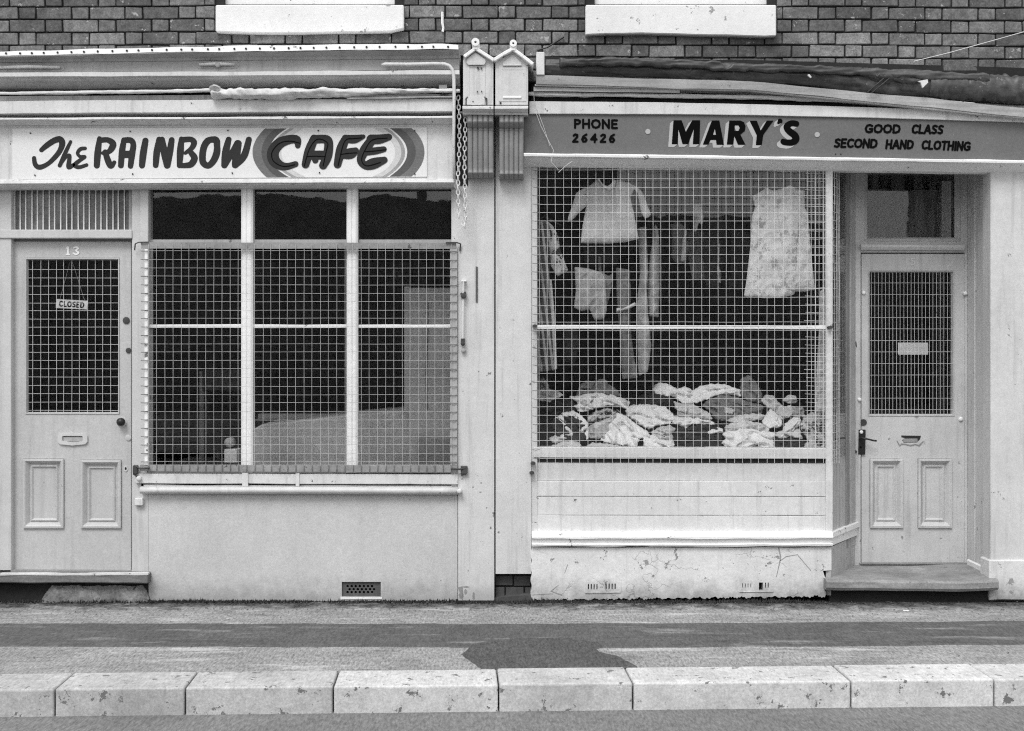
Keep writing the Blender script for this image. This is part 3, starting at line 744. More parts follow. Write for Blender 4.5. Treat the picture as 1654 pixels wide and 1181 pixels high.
for q in ((214,752,222,766),(744,753,755,766)): mb = MB(); mb.pbox(*q,-.05,-.02); mb.build('hinge_block', M['rust'], guard, bevel=.004)
for q in ((224,773,4,-.048),(742,793.5,3.8,-.07)): mb = MB(); mb.disc(*q,-.02,12,.006); mb.build('coach_bolt', M['cream'], guard)

# ------------------------------------------------------------------ CAFE SIGN
S1, S2, S3 = (40,195,8.27), (220,195,8.27), (400,195,5.513)
def T(s, pts): return [(s[0]+a/s[2], s[1]+b/s[2], r/s[2]) for a,b,r in pts]
def T2(s, pts): return [(s[0]+a/s[2], s[1]+b/s[2]) for a,b in pts]
cs = thing('cafe_sign', (X(350), -.09, Z(290,-.09)), 'long white board sign with brush lettered The Rainbow Cafe and an oval rainbow', 'sign')
SY = -.086
mb = MB(); mb.strip([(20,208,290),(40,207.5,289.5),(689.5,206,285.5)], SY, -.079, .1); mb.build('board', M['sign'], cs)
def stroke_mesh(name, mat, groups, y, res=.4, par=None, off=(0,0)):
    mb = MB()
    for g_ in groups:
        fs = [cap_chain(smooth_path(p)) for p in g_]
        f = union(*fs) if len(fs) > 1 else fs[0]
        al = [q for p in g_ for q in p]
        bb = (min(q[0]-q[2] for q in al)-1.5, min(q[1]-q[2] for q in al)-1.5, max(q[0]+q[2] for q in al)+1.5, max(q[1]+q[2] for q in al)+1.5)
        mb.sdf(f, bb, res, y, y)
    return mb.build(name, mat, par)
the = [[T(S1,[(222,392,30),(300,325,38),(400,262,40),(470,250,42),(500,300,42),(475,390,36),(410,480,33),(310,575,30),(200,622,34),(140,585,32),(124,500,28)])],
       [T(S1,[(612,282,22),(545,420,28),(468,598,28)]), T(S1,[(500,560,16),(560,475,20),(597,468,26),(592,540,30),(590,618,34),(650,590,24)])],
       [T(S1,[(806,370,24),(745,378,26),(706,430,24),(735,478,22),(800,484,24),(735,530,26),(668,590,30),(720,622,26),(825,592,24)])]]
stroke_mesh('lettering', M['brushink'], the, SY-.0015, .4, cs)
rain = [[T(S1,[(998,240,30),(975,420,42),(962,598,38)]), T(S1,[(1000,262,34),(1110,258,34),(1178,310,42),(1150,385,38),(1085,438,24),(1040,432,22)]), T(S1,[(1075,420,34),(1110,530,40),(1150,602,38),(1196,556,24)])],
        [T(S1,[(1325,260,32),(1300,400,40),(1284,598,36)]), T(S1,[(1325,262,36),(1415,262,36),(1450,320,36),(1432,450,40),(1412,606,34)]), T(S1,[(1320,450,46),(1420,450,46)])],
        [T(S1,[(1612,268,38),(1582,440,44),(1566,598,38)])],
        [T(S2,[(305,250,34),(275,420,42),(260,594,36)]), T(S2,[(345,252,36),(375,420,46),(412,598,40)]), T(S2,[(474,258,36),(452,400,42),(420,598,36)])],
        [T(S2,[(604,246,32),(590,400,44),(578,598,34)]), T(S2,[(620,256,36),(725,250,34),(772,290,38),(742,365,32),(655,432,22)]), T(S2,[(735,432,36),(778,500,42),(735,580,40),(660,598,34),(580,600,30)])],
        [T(S2,[(1000,252,38),(1066,262,44),(1080,340,40),(1075,430,44),(1035,530,42),(965,600,38),(895,560,42),(885,460,42),(905,350,42),(950,275,42),(1000,252,38)])],
        [T(S2,[(1234,252,36),(1195,420,46),(1178,594,40)]), T(S2,[(1190,580,38),(1280,430,38),(1355,305,44)]), T(S2,[(1362,305,44),(1340,440,50),(1322,592,42)]), T(S2,[(1322,592,42),(1440,470,44),(1504,254,38)])]]
rain = [[[(a,b,r*1.07) for a,b,r in p] for p in g_] for g_ in rain]
stroke_mesh('lettering', M['brushink'], rain, SY-.0015, .4, cs)
cafew = [[T(S3,[(446,222,24),(438,170,36),(370,168,40),(285,200,48),(228,275,52),(235,350,52),(290,398,40),(350,408,32),(426,386,26)])],
         [T(S3,[(592,160,36),(548,270,42),(515,390,34)]), T(S3,[(592,166,38),(700,166,38),(722,215,40),(708,320,42),(672,398,36)]), T(S3,[(560,306,40),(690,306,40)]), T(S3,[(600,330,28),(602,352,28)])],
         [T(S3,[(872,158,34),(832,255,44),(800,390,34)]), T(S3,[(872,160,34),(950,164,38),(1028,142,20)]), T(S3,[(835,300,36),(915,292,48),(962,266,28)])],
         [T(S3,[(1110,165,40),(1042,262,44),(1008,350,36),(1050,398,36),(1120,382,50),(1216,350,30)]), T(S3,[(1100,165,42),(1170,165,42),(1256,146,30)]), T(S3,[(1060,278,32),(1140,268,32),(1212,254,26)])]]
stroke_mesh('lettering', M['brushink'], cafew, SY-.0030, .4, cs)
acc = [[T(S3,[(465,200,4),(380,182,4),(290,198,4),(225,262,4),(214,320,4),(240,370,4),(320,407,4),(420,392,4)])],
       [T(S3,[(505,402,4),(545,262,4),(600,178,4),(652,165,4),(712,200,4),(702,262,4),(672,402,4)])], [T(S3,[(530,320,4),(600,316,4),(685,320,4)])],
       [T(S3,[(805,402,4),(846,230,4),(880,168,4),(940,160,4),(1015,153,4)])], [T(S3,[(830,300,4),(900,290,4),(972,286,4)])],
       [T(S3,[(1242,155,4),(1110,172,4),(1045,262,4),(1015,350,4),(1060,402,4),(1182,372,4)])], [T(S3,[(1048,276,4),(1130,270,4),(1230,258,4)])]]
stroke_mesh('letter_outline', M['ink'], acc, SY-.0045, .4, cs)
# oval rainbow bands, cut off by the board edge
def band(t0, t1, sub=1):
    def f(x, y):
        cxx = 547.0
        r = np.sqrt(((x-cxx)/np.where(x > cxx, 138.5, 139.5))**2 + ((y-246)/73.0)**2)
        r = r + .010*np.sin(y*.35+x*.02)*0 + .004*np.sin(x*.11)
        d = np.maximum(r-t1, t0-r)*90
        d = np.maximum(d, (208.5-(x-40)*.002)-y); d = np.maximum(d, y-(288.6-(x-40)*.0058))
        return d
    return f
for t0, t1, m_ in ((.895,1.0,'band_mid'), (.80,.895,'band_dark'), (.775,.80,'sign'), (.735,.775,'band_light'), (.665,.735,'band_pale')):
    if m_ == 'sign': continue
    for bb in ((404,205,547,290), (547,205,690,290)):
        mb = MB(); mb.sdf(band(t0, t1), bb, .5, SY, SY-.0015); mb.build('rainbow_band', M[m_], cs)
nl = MB()
for a, b in ((49,215),(56,283),(210,212),(214,281),(368,210.5),(375,279.5),(514,211),(516,279),(670,211),(670,281)): nl.disc(a, b, 1.2, SY-.006, SY, 8)
nl.build('screws', M['black'], cs, kind='stuff')

# ------------------------------------------------------------------ cafe awning: rolled canvas, arm, chain, rod
aw = thing('cafe_awning', (X(390), -.16, Z(165,-.16)), 'pale rolled cafe awning canvas bunched under the cornice above the white sign', 'awning')
def canvas(st, r0, seed, ysq=.8, amp=.35):
    mb = MB(); pts = []; rings = []
    xs = np.arange(st[0][0], st[-1][0]+.1, 4.0)
    for x in xs:
        cy = float(np.interp(x, [q[0] for q in st], [q[1] for q in st])); rr = float(np.interp(x, [q[0] for q in st], [q[2] for q in st]))
        ring = []
        for k in range(14):
            a = 2*math.pi*k/14
            q = 1 + amp*mnoise.noise(Vector((x*.03+seed, math.cos(a)*1.5, math.sin(a)*1.5))) + amp*.7*mnoise.noise(Vector((x*.11+seed, math.cos(a)*3, math.sin(a)*3)))
            ring.append(len(mb.v)); mb.v.append((X(x,-.15), -.155+math.cos(a)*rr*q*ysq*.00375, Z(cy - math.sin(a)*rr*q, -.15)))
        rings.append(ring)
    for a, b in zip(rings, rings[1:]):
        for k in range(14): mb.f.append([a[k], a[(k+1)%14], b[(k+1)%14], b[k]])
    mb.f.append(rings[0][::-1]); mb.f.append(rings[-1]); return mb
canvas([(0,151.5,2.6),(40,151,2.6),(200,148.8,2.8),(300,147.5,3.0),(345,146,3.0)], 3, 1.3).build('canvas_edge', M['canvas'], aw, smooth=True)
canvas([(343,152,7),(347,152.5,9),(360,152.5,8.6),(420,152.5,8.2),(480,151.5,8.0),(540,150,6.2),(600,149,4.8),(680,147.5,4.0),(729,147,3.4),(746,147.5,2.6)], 6, 4.7, 1.6, .5).build('canvas_bundle', M['canvas'], aw, smooth=True)
canvas([(340,144,3),(343,142,5),(348,142,6),(354,143,5),(358,145,3)], 5, 9.1, 2.6, .6).build('canvas_knot', M['canvas'], aw, smooth=True)
mb = MB(); mb.strip([(560,157.5,160),(733,155,157)], -.16, -.12, .5); mb.build('awning_lath', M['greyboard'], aw)
mb = MB(); mb.strip([(709,137.5,148),(722,137,148)], -.13, -.04, .3); mb.build('awning_bracket', M['greyboard'], aw)
arm = MB(); yy = -.185
arm.tube([(X(616,yy),yy,Z(104.5,yy)),(X(622,yy),yy,Z(104,yy)),(X(660,yy),yy,Z(104.3,yy)),(X(700,yy),yy,Z(103.2,yy)),(X(718,yy),yy,Z(103.8,yy)),(X(726,yy),yy,Z(106.5,yy)),(X(731,yy),yy,Z(113,yy)),(X(733,yy),yy,Z(124,yy)),(X(733.5,yy),yy,Z(150,yy)),(X(733,yy),-.18,Z(200,yy)),(X(732.5,yy),-.15,Z(240,yy)),(X(733,yy),-.13,Z(288,yy))], [.005,.012,.012,.011,.012,.011,.0105,.0105,.0105,.0095,.009,.009], 8)
arm.build('arm', M['cream'], aw, smooth=True)
def torus_link(h, wd, r):
    bm = bmesh.new(); n, mseg = 14, 5; rings = []
    for i in range(n):
        a = 2*math.pi*i/n
        cx_, cz_ = wd/2*math.cos(a), h/2*math.sin(a)*1.0
        nx_, nz_ = math.cos(a), math.sin(a)
        rings.append([bm.verts.new((cx_+nx_*r*math.cos(b), r*math.sin(b), cz_+nz_*r*math.cos(b))) for b in [2*math.pi*k/mseg for k in range(mseg)]])
    for i in range(n):
        for k in range(mseg): bm.faces.new([rings[i][k], rings[(i+1)%n][k], rings[(i+1)%n][(k+1)%mseg], rings[i][(k+1)%mseg]])
    me = bpy.data.meshes.new('link'); bm.to_mesh(me); bm.free(); me.materials.append(M['wire']); return me
LK = torus_link(.033, .019, .0036)
ch = thing('chain', (X(747), -.10, Z(365)), 'looped pale iron chain hanging between cafe sign and left pilaster', 'chain')
def chain(path):
    for i, (a, b) in enumerate(path):
        o = bpy.data.objects.new('link', LK); sc.collection.objects.link(o); place(o, (X(a,-.10), -.135+.004*math.sin(i), Z(b,-.10)), ch)
        o.rotation_euler = (0, rnd.uniform(-.15,.15), (0 if i % 2 == 0 else R(78)) + rnd.uniform(-.2,.2))
chain([(740.5+2*math.sin(i*.2)+(0 if i<16 else (i-16)*.35), 160+i*7.6) for i in range(26)] + [(748,361),(751.5,365)])
chain([(752.2-1.6*math.sin(i*.17), 196+i*7.6) for i in range(22)])
rod = thing('awning_rod', (X(748), -.05, Z(572)), 'slim pale awning fixing rod with dark brackets beside the left window guard', 'rod')
mb = MB(); mb.tube([(X(748.5,-.05),-.05,Z(452,-.05)),(X(748,-.05),-.05,Z(500,-.05)),(X(747.5,-.05),-.05,Z(556,-.05))], .006, 8); mb.build('bar', M['cream'], rod)
mb = MB(); mb.disc(748.5,478,4.5,-.062,-.02,12,.004); mb.disc(745.6,475,2.4,-.06,-.02,8); mb.disc(751,473,2,-.06,-.02,8); mb.build('bracket', M['rust'], rod)
mb = MB(); mb.disc(747.4,555,3.4,-.062,-.02,12,.004); mb.pbox(744.5,547,750.5,556,-.056,-.02); mb.build('bracket', M['rust'], rod)
mb = MB(); mb.disc(748.5,566,4,-.045,-.02,6,.005); mb.build('nut', M['greyboard'], rod)
mb = MB(); mb.pbox(745,452,753,454.6,-.056,-.02); mb.build('collar', M['white'], rod)

# ================================================================== PILASTERS
def pilaster(tx0, tx1, sx0, sx1, cap, consx, apex, label, foot=970, mat='pilaster', blunt=False):
    t = thing('pilaster', (X((sx0+sx1)/2), 0, 0), label, 'pilaster')
    SHY = -.022
    mb = MB(); mb.holed((sx0, 180, sx1, foot), [], SHY, .10, extra_y=tuple(range(210, int(foot), 30))); mb.build('shaft', M[mat], t)
    # console bracket, reeded
    a, b, top, bot = consx; mb = MB(); nx_, nz_ = 61, 46; grd = []
    for j in range(nz_):
        tt = j/(nz_-1); py = top+(bot-top)*tt
        dep = float(np.interp(tt, [0,.06,.14,.20,.215,.235,.25,.6,.88,.94,1], [.105,.118,.125,.105,.088,.100,.092,.085,.075,.080,.055]))
        row_ = []
        for i in range(nx_):
            u = i/(nx_-1); ph = (u*5) % 1.0
            reed = math.sqrt(max(0, 1-(2*ph-1)**2))*.012
            if u < .012 or u > .988: reed = 0
            row_.append((X(a+(b-a)*u, -.17), SHY-dep*1.4+.012-reed, Z(py, -.17)))
        grd.append(row_)
    for j in range(nz_-1):
        for i in range(nx_-1): mb.face([grd[j][i], grd[j][i+1], grd[j+1][i+1], grd[j+1][i]])
    for j in range(nz_-1):
        for i in (0, nx_-1):
            p, q = grd[j][i], grd[j+1][i]; mb.face([p, q, (q[0], 0, q[2]), (p[0], 0, p[2])])
    for j in (0, nz_-1): mb.face([*grd[j], (grd[j][-1][0],0,grd[j][-1][2]), (grd[j][0][0],0,grd[j][0][2])])
    mb.build('console', M['console'], t)
    # ledge under the cap
    lp = [(.0,0),(-.215,0),(-.228,.15),(-.230,.42),(-.205,.68),(-.190,.72),(-.185,1),(.0,1)]
    mb = MB(); mb.mould([(tx0-1,170.5,183),(tx1,170.5,183)], lp, .3, 12); mb.build('cap_ledge', M[mat], t)
    # gabled cap block
    CYF = -.19
    l, r_, ev, (ax, ay) = cap
    mb = MB(); out = [(l,170),(r_,170),(r_,ev),(ax,ay+3),(l,ev)]
    fr = [(X(p,CYF),CYF,Z(q,CYF)) for p,q in out]; bk = [(p[0],.0,p[2]) for p in fr]
    mb.face(fr); mb.face(bk[::-1])
    for k in range(5): mb.face([fr[k], fr[(k+1)%5], bk[(k+1)%5], bk[k]])
    mb.build('cap_block', M[mat], t, bevel=.003)
    return t, CYF
pl, CYF = pilaster(748, 797, 740, 798.3, (748,797,97,(768,76)), (755,797,184,284), None, 'left pale pilaster with reeded console and gabled cap beside the cafe')
pr, _ = pilaster(800, 853, 800.6, 858, (800,853,98,(828.5,78)), (806.5,846,184,286), None, 'right pale pilaster with gabled cap, open dark brick hole at its foot', 927)
def beam(parent, name, pts, r, y, mat='white'):
    mb = MB(); mb.tube([(X(a,y),y,Z(b,y)) for a,b in pts], r, 4, jit=.05)
    for k,(a,b) in enumerate(()): pass
    return mb.build(name, M[mat], parent)
for (par, pts, fx, fy, fr_) in ((pl, [(749.5,91.5),(768,78),(798,97)], 768, 68.5, 5.4), (pr, [(797.5,97),(812,87.5),(828.5,78.5),(845,91),(861,103.5)], 829, 70.5, 4.8)):
    mb = MB(); y0 = CYF-.035
    def bar2(p, q, wd=3.0):
        dx, dy = q[0]-p[0], q[1]-p[1]; L = math.hypot(dx,dy); nx_, ny_ = -dy/L*wd, dx/L*wd
        c = [(p[0]+nx_,p[1]+ny_),(q[0]+nx_,q[1]+ny_),(q[0]-nx_,q[1]-ny_),(p[0]-nx_,p[1]-ny_)]
        f = [(X(a,y0),y0,Z(b,y0)) for a,b in c]; bk = [(a,.0,b) for a,_,b in f]
        mb.face(f)
        for k in range(4): mb.face([f[k], f[(k+1)%4], bk[(k+1)%4], bk[k]])
    for p, q in zip(pts, pts[1:]): bar2(p, q, 2.7)
    mb.build('gable_moulding', M['white'], par, bevel=.003)
    mb = MB(); mb.sdf(minus(lambda x,y: np.hypot(x-fx,y-fy)-fr_*1.18, lambda x,y: np.hypot(x-fx,y-fy)-fr_*.36), (fx-9,fy-9,fx+9,fy+9), .5, y0, y0-.012, .0)
    mb.sdf(lambda x,y: np.maximum(np.abs(x-fx)-3.2, np.abs(y-fy-7.5)-3.2), (fx-5,fy+3,fx+5,fy+12), .5, y0, y0-.004, .0)
    mb.build('finial', M['white'], par, bevel=.002)
    mb = MB(); mb.disc(fx, fy, fr_*.4, -.02, .0, 10); mb.build('finial_hole', M['black'], par)
mb = MB(); mb.sdf(poly([(755,96),(768,85.5),(784,97),(784.5,101),(782,105.5),(756.5,105.5),(753.5,102)]), (751,83,787,108), .6, CYF, CYF-.016, CYF); mb.build('gable_block', M['pilaster'], pl, bevel=.003)
mb = MB(); mb.nest((756,107,783.5,161), [(0,CYF),(0,CYF-.004),(1.5,CYF-.004),(3,CYF-.0015)], CYF, True); mb.build('cap_panel', M['pilaster'], pl)
mb = MB(); mb.sdf(union(lambda x,y: np.maximum(np.abs(x-768.5)-14.5, np.abs(y-165)-4.6), lambda x,y: np.hypot(x-768.5,(y-162)*1.2)-12), (750,154,787,170), .6, CYF, CYF-.010, CYF); mb.build('cap_boss', M['pilaster'], pl, bevel=.003)
mb = MB()
for a, b in ((752.6,166),(786,166)): mb.strip([(a-.8,158,170),(a+.8,158,170)], CYF-.0105, CYF, 0)
mb.sdf(cap_chain([(752.5,162,1.1),(755,157.5,1.0)]), (750,155,758,165), .5, CYF, CYF-.011); mb.sdf(cap_chain([(786,162,1.1),(783,157.5,1.0)]), (780,155,789,165), .5, CYF, CYF-.011)
for a, b, r_ in ((772,108.5,1.2),(777.5,110,1.4),(771,147.5,1.0),(778,147.3,.9),(764,164,1.1),(771,109,.8)): mb.disc(a, b, r_, CYF-.0125, CYF, 7)
mb.build('nail_holes', M['rust'], pl, kind='stuff')
mb = MB(); mb.sdf(poly([(812,101.5),(829,88.5),(842,101.5),(842,104),(812,104)]), (810,86,845,106), .6, CYF, CYF-.006, CYF); mb.build('gable_block', M['pilaster'], pr, bevel=.002)
mb = MB(); mb.strip([(812,103.5,106.5),(843,103.5,106.5)], CYF-.012, CYF, .1); mb.build('gable_bar', M['pilaster'], pr, bevel=.003)
mb = MB(); mb.nest((806,108,850,164), [(0,CYF),(0,CYF-.003),(4,CYF-.003),(6,CYF-.0015)], CYF, True); mb.build('cap_panel', M['pilaster'], pr)
mb = MB(); mb.strip([(812,155,159),(842,155,159)], CYF-.010, CYF, .1); mb.build('cap_bar', M['white'], pr, bevel=.003)
mb = MB(); mb.disc(808.5,166.5,1.7,CYF-.006,CYF,8); mb.build('nail_hole', M['black'], pr)
mb = MB(); mb.pbox(736, 183, 756, 300, -.026, .02); mb.build('console_shade_strip', M['mortar'], pl)  # dark strip standing in for the shade beside the left console
mb = MB(); mb.pbox(722, 112, 874, 300, .105, .14); mb.build('party_wall_backing', M['mortar'], pl)
# joint between them, and marks on the left shaft
mb = MB(); mb.strip([(798.3,180,970),(800.6,180,927)], -.004, .08, 0); mb.build('joint_board', M['black'], pl)
mb = MB(); mb.mould([(768.4,430,487),(771.6,431,488)], [(.0,0),(-.028,0),(-.028,1),(.0,1)], .6, 1.2); mb.build('scrape_mark', M['terracotta'], pl)
mb = MB(); mb.strip([(740,948,950),(747,947,971)], -.026, .0, 1.2, 2); mb.build('peeled_paint', M['oldwood'], pl)
mb = MB()
for (a, b, rx, ry) in ((752,956,2.2,4),(765,963,1.8,6),(753,948,4.5,1.2),(745,962,3.5,5),(786,820,1.1,1.2),(797,833,1.0,2.6),(773,600,1,1),(777,780,1.2,1.2),(776,795,1.6,1.0),(748,632,.8,.8)):
    mb.sdf(lambda x,y,a=a,b=b,rx=rx,ry=ry: (np.hypot((x-a)/rx,(y-b)/ry)-1+.25*np.sin(x*2.1)*np.cos(y*1.7))*min(rx,ry), (a-rx*1.6,b-ry*1.6,a+rx*1.6,b+ry*1.6), .5, -.0235, -.0235)
mb.build('paint_chips', M['oldwood'], pl, kind='stuff')
mb = MB(); mb.holed((798, 925, 858, 975), [], .06, .10); mb.build('brick_footing', M['mortar'], pr)
for (a,b,c,d,yy_) in ((800,930,828,946,.045),(830,930,857,947,.05),(800,949,815,965,.04),(817,949,846,966,.042),(848,949,858,965,.05)):
    mb = MB(); mb.pbox(a,b,c,d,yy_,.1); mb.build('brick', M['terracotta'], pr, bevel=.004)
mb = MB(); mb.strip([(799,966,972),(858,960,972)], -.005, .08, 1.5, 6, .02); mb.build('rubble_sill', M['terracotta'], pr)

# ================================================================== CLOTHING SHOPFRONT (right)
shop = thing('clothing_shopfront', (X(1230), 0, 0), 'white clothing shopfront on the right with full window of clothes and recessed number 15 door', 'shopfront')
# --- plinth with two air bricks
PY = -.040
def plinth_fn(x, y):
    top = 884.5 + .4*np.sin(x*.07); bot = 969.3 - (x-860)*.0125 + 1.3*np.sin(x*.031+1)*np.sin(x*.23)+.9*np.sin(x*.47+1+2*np.sin(x*.05))+.8*np.sin(x*1.13+3*np.sin(x*.09))*np.sin(x*.021+2)
    d = np.maximum(top-y, y-bot)
    right = np.where(y < 922, 1343.0, np.where(y < 938, 1334-(938-y)*.3, 1333.5+np.sin(y*.5)))
    d = np.maximum(d, x-right); d = np.maximum(d, 858+1.0*np.sin(y*.3)-x)
    for k in range(4): d = np.maximum(d, -np.maximum(np.abs(x-(950.5+k*4.6))-.9, np.abs(y-(948))-4.6))
    for k in range(4): d = np.maximum(d, -np.maximum(np.abs(x-(979+k*4.9))-1.0, np.abs(y-(947.5))-4.8))
    d = np.maximum(d, -np.maximum(np.abs(x-972)-2.6, np.abs(y-948.5)-.6))
    for k in range(4): d = np.maximum(d, -np.maximum(np.abs(x-(1199.5+k*4.4))-.6, np.abs(y-(946))-3.6))
    d = np.maximum(d, -(np.maximum(np.abs(x-1229.3)-3.4, np.abs(y-947.5)-6.6)))
    for k in range(2): d = np.maximum(d, -np.maximum(np.abs(x-(1236.5+k*4.4))-.9, np.abs(y-(945.5))-4.4))
    return d
mb = MB(); mb.sdf(plinth_fn, (856,882,1348,974), .8, PY, PY, .02); mb.build('plinth', M['plinth'], shop)
mb = MB(); mb.pbox(862, 886, 1335, 966, .03, .10); mb.build('plinth_core', M['dark'], shop)
mb = MB()
for (x0,y0,x1,y1) in ((945,938.5,1002.5,957.5),(1194,937,1249,956)):
    mb.strip([(x0,y1-.6,y1+1.0),(x1,y1-1.2,y1+.4)], PY-.005, PY+.01, .7, 8); mb.strip([(x1-1,y0+2,y1),(x1+.8,y0+1,y1)], PY-.003, PY+.01, .5, 2)
mb.build('vent_edge', M['plinth'], shop)
# cracks and scabs on the plinth (thin raised flakes with their own outline)
mb = MB()
for p in ([(1258,886,1.1),(1261,900,1.0),(1258,915,.6),(1254,932,.5)], [(1260,906,.6),(1270,899,.6),(1288,896,.4)], [(1288,896,.5),(1298,908,.4),(1310,922,.4)],
          [(917,912,.5),(912,926,.3)], [(902,945,.3),(890,955,.8),(907,961,1.0),(895,957,.3)], [(859,961,.5),(893,959,.5)]):
    al = p; mb.sdf(cap_chain(p), (min(q[0] for q in al)-3,min(q[1] for q in al)-3,max(q[0] for q in al)+3,max(q[1] for q in al)+3), .35, PY-.001, PY-.0012)
mb.build('plinth_cracks', M['oldwood'], shop, kind='stuff')
# side return of the plinth (splayed toward the door)
def quadbox(mb, p, q, zt, zb, th=.03):      # vertical slab from plan point p to q
    d = Vector((q[0]-p[0], q[1]-p[1])); nrm = Vector((d.y, -d.x)).normalized()*th
    a = [(p[0],p[1]),(q[0],q[1]),(q[0]-nrm.x,q[1]-nrm.y),(p[0]-nrm.x,p[1]-nrm.y)]
    b = len(mb.v); mb.v += [(x_,y_,zb) for x_,y_ in a] + [(x_,y_,zt) for x_,y_ in a]
    mb.f += [[b+i for i in r_] for r_ in ((0,3,2,1),(4,5,6,7),(0,1,5,4),(1,2,6,5),(2,3,7,6),(3,0,4,7))]
RY = .42                                        # recess depth
C0 = (X(1341,-.02), -.02); C1 = (X(1381,RY), RY)
mb = MB(); quadbox(mb, (X(1342,PY), PY+.002), (C1[0]+.0, RY), Z(884,PY), Z(962,PY)+.0, .03); mb.build('plinth_return', M['reveal'], shop)
# --- boards below the window
BY = -.006
for i, (t0, b0, t1, b1) in enumerate(((746.5,776.5,748,777.5),(777,801.5,778,802),(802.2,832,802.6,832.6),(832.6,861,833.4,861))):
    mb = MB(); yf = BY + (.010 if i == 0 else -.002*(i % 2))
    mb.strip([(864,t0,b0),(1334,t1,b1)], yf, .05, .25, 30); mb.build('stall_board', M['cream'] if i else M['pilaster'], shop, bevel=.0025)
mb = MB(); mb.strip([(862,722.5,739.5),(1100,723,740.5),(1336,724,741.5)], -.02, .10, .4); mb.build('window_sill', M['pilaster'], shop, bevel=.004)
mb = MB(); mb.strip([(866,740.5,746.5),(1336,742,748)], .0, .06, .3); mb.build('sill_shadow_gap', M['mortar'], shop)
mb = MB(); mb.mould([(859,860,883),(1100,860.5,883.5),(1346,860,883)], [(.05,.0),(-.045,.0),(-.075,.30),(-.075,.42),(-.062,.46),(-.055,.80),(-.065,.86),(-.060,1),(.02,1)], .7, 12); mb.build('plinth_ledge', M['white'], shop)
def ledge_return():
    mb = MB(); z1, z2, z3 = Z(861,-.07), Z(869,-.07), Z(883,-.07)
    p = (X(1346,-.075)+.004, -.050); q = (X(1381,RY)+.03, RY)
    for (za, zb, off) in ((z1, z2, .0), (z2, z3, -.014)):
        pp = (p[0]+off, p[1]); qq = (q[0]+off, q[1]); ii = (p[0]-.10, p[1]); jj = (q[0]-.10, q[1])
        mb.face([(*pp,za),(*qq,za),(*jj,za),(*ii,za)]); mb.face([(*pp,za),(*qq,za),(*qq,zb),(*pp,zb)]); mb.face([(*pp,zb),(*qq,zb),(*jj,zb),(*ii,zb)])
        mb.face([(*pp,za),(*ii,za),(*ii,zb),(*pp,zb)])
    return mb
ledge_return().build('ledge_return', M['white'], shop)
# --- window frame
mb = MB(); mb.holed((857.5, 256, 868, 884), [], -.012, .08); mb.build('window_jamb', M['pilaster'], shop, bevel=.003)
mb = MB(); mb.pbox(1334.5, 268, 1345.5, 861, -.024, .02); mb.build('corner_post', M['cream'], shop, bevel=.005, seg=2)
mb = MB(); mb.strip([(864,525,531.5),(1336,526,532)], -.005, .03, .4); mb.build('glazing_bar', M['white'], shop, bevel=.003)
for (y0, y1) in ((272, 525), (531, 724)):
    mb = MB(); mb.pbox(867, y0, 1336, y1, .022, .028); mb.build('glass_pane', M['glass'], shop)
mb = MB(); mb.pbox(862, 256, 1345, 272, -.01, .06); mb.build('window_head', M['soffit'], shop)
# return window (side glass, splayed)
def on_return(t, dx=0.0): return (C0[0]+(C1[0]-C0[0])*t+dx, C0[1]+(C1[1]-C0[1])*t)
mb = MB(); quadbox(mb, on_return(.05), on_return(.62), Z(270,.1), Z(742,.1), .006); mb.build('side_glass', M['glass'], shop)
mb = MB(); quadbox(mb, on_return(.0,-.004), on_return(.62,-.004), Z(742,.05), Z(861,.05), .02); mb.build('side_panel', M['reveal'], shop)
for k,(a,b) in enumerate(((.62,.70),(.70,.80),(.80,1.0))):
    mb = MB(); quadbox(mb, on_return(a,.004 if k != 1 else -.006), on_return(b,.004 if k != 1 else -.006), Z(262,.3), Z(884,.3), .05); mb.build('reveal_board', M['oldwood'] if k < 2 else M['reveal'], shop)
# --- door 15 recess
def P15(a): return a
mb = MB(); mb.holed((1380, 268, 1563, 922), [(1397, 272, 1552, 390), (1390.5, 408, 1559, 922)], RY, RY+.09); mb.build('door_frame', M['door15'], shop, bevel=.003)
mb = MB(); mb.mould([(1391,395,403),(1558,396,404)], [(RY+.02,0),(RY-.03,0),(RY-.032,.5),(RY-.02,1),(RY+.02,1)], .2); mb.build('transom_moulding', M['cream'], shop)
mb = MB(); mb.nest((1397,272,1552,390), [(0,RY+.05),(0,RY+.02),(4,RY+.018),(7,RY+.035),(7,RY+.05)], RY, False); mb.build('fanlight_frame', M['door15'], shop)
mb = MB(); mb.pbox(1400,274,1550,388, RY+.044, RY+.050); mb.build('fanlight_glass', M['dirtyglass'], shop)
D15Y = RY+.012
d15 = door(shop, (1391.5, 410, 1558.5, 918), (1402.5, 437, 1541.5, 672), [(1405, 741, 1458, 852.5), (1482.5, 741, 1537, 852.5)], D15Y, M['door15'])
grid(1405, 1541, 440, 671, 5.86, 18.6, 1407, 457, D15Y+.004, .00145, .3, .004).build('wire_guard', M['wire'], d15)
mb = MB()
mb.sdf(union(cap_chain([(1464.5,418,1.0),(1464.5,428.5,1.0)]), cap_chain([(1462.5,428.8,.6),(1466.8,428.8,.6)])), (1460,414,1470,431), .35, D15Y, D15Y-.003)
mb.sdf(cap_chain([(1477,417.8,.8),(1472,417.8,.8),(1471.6,422,.8),(1475,421.6,.9),(1477.6,424.5,.9),(1475.5,428,.9),(1471.5,428,.8)]), (1469,414,1481,431), .35, D15Y, D15Y-.003)
mb.build('door_number', M['cream'], d15)
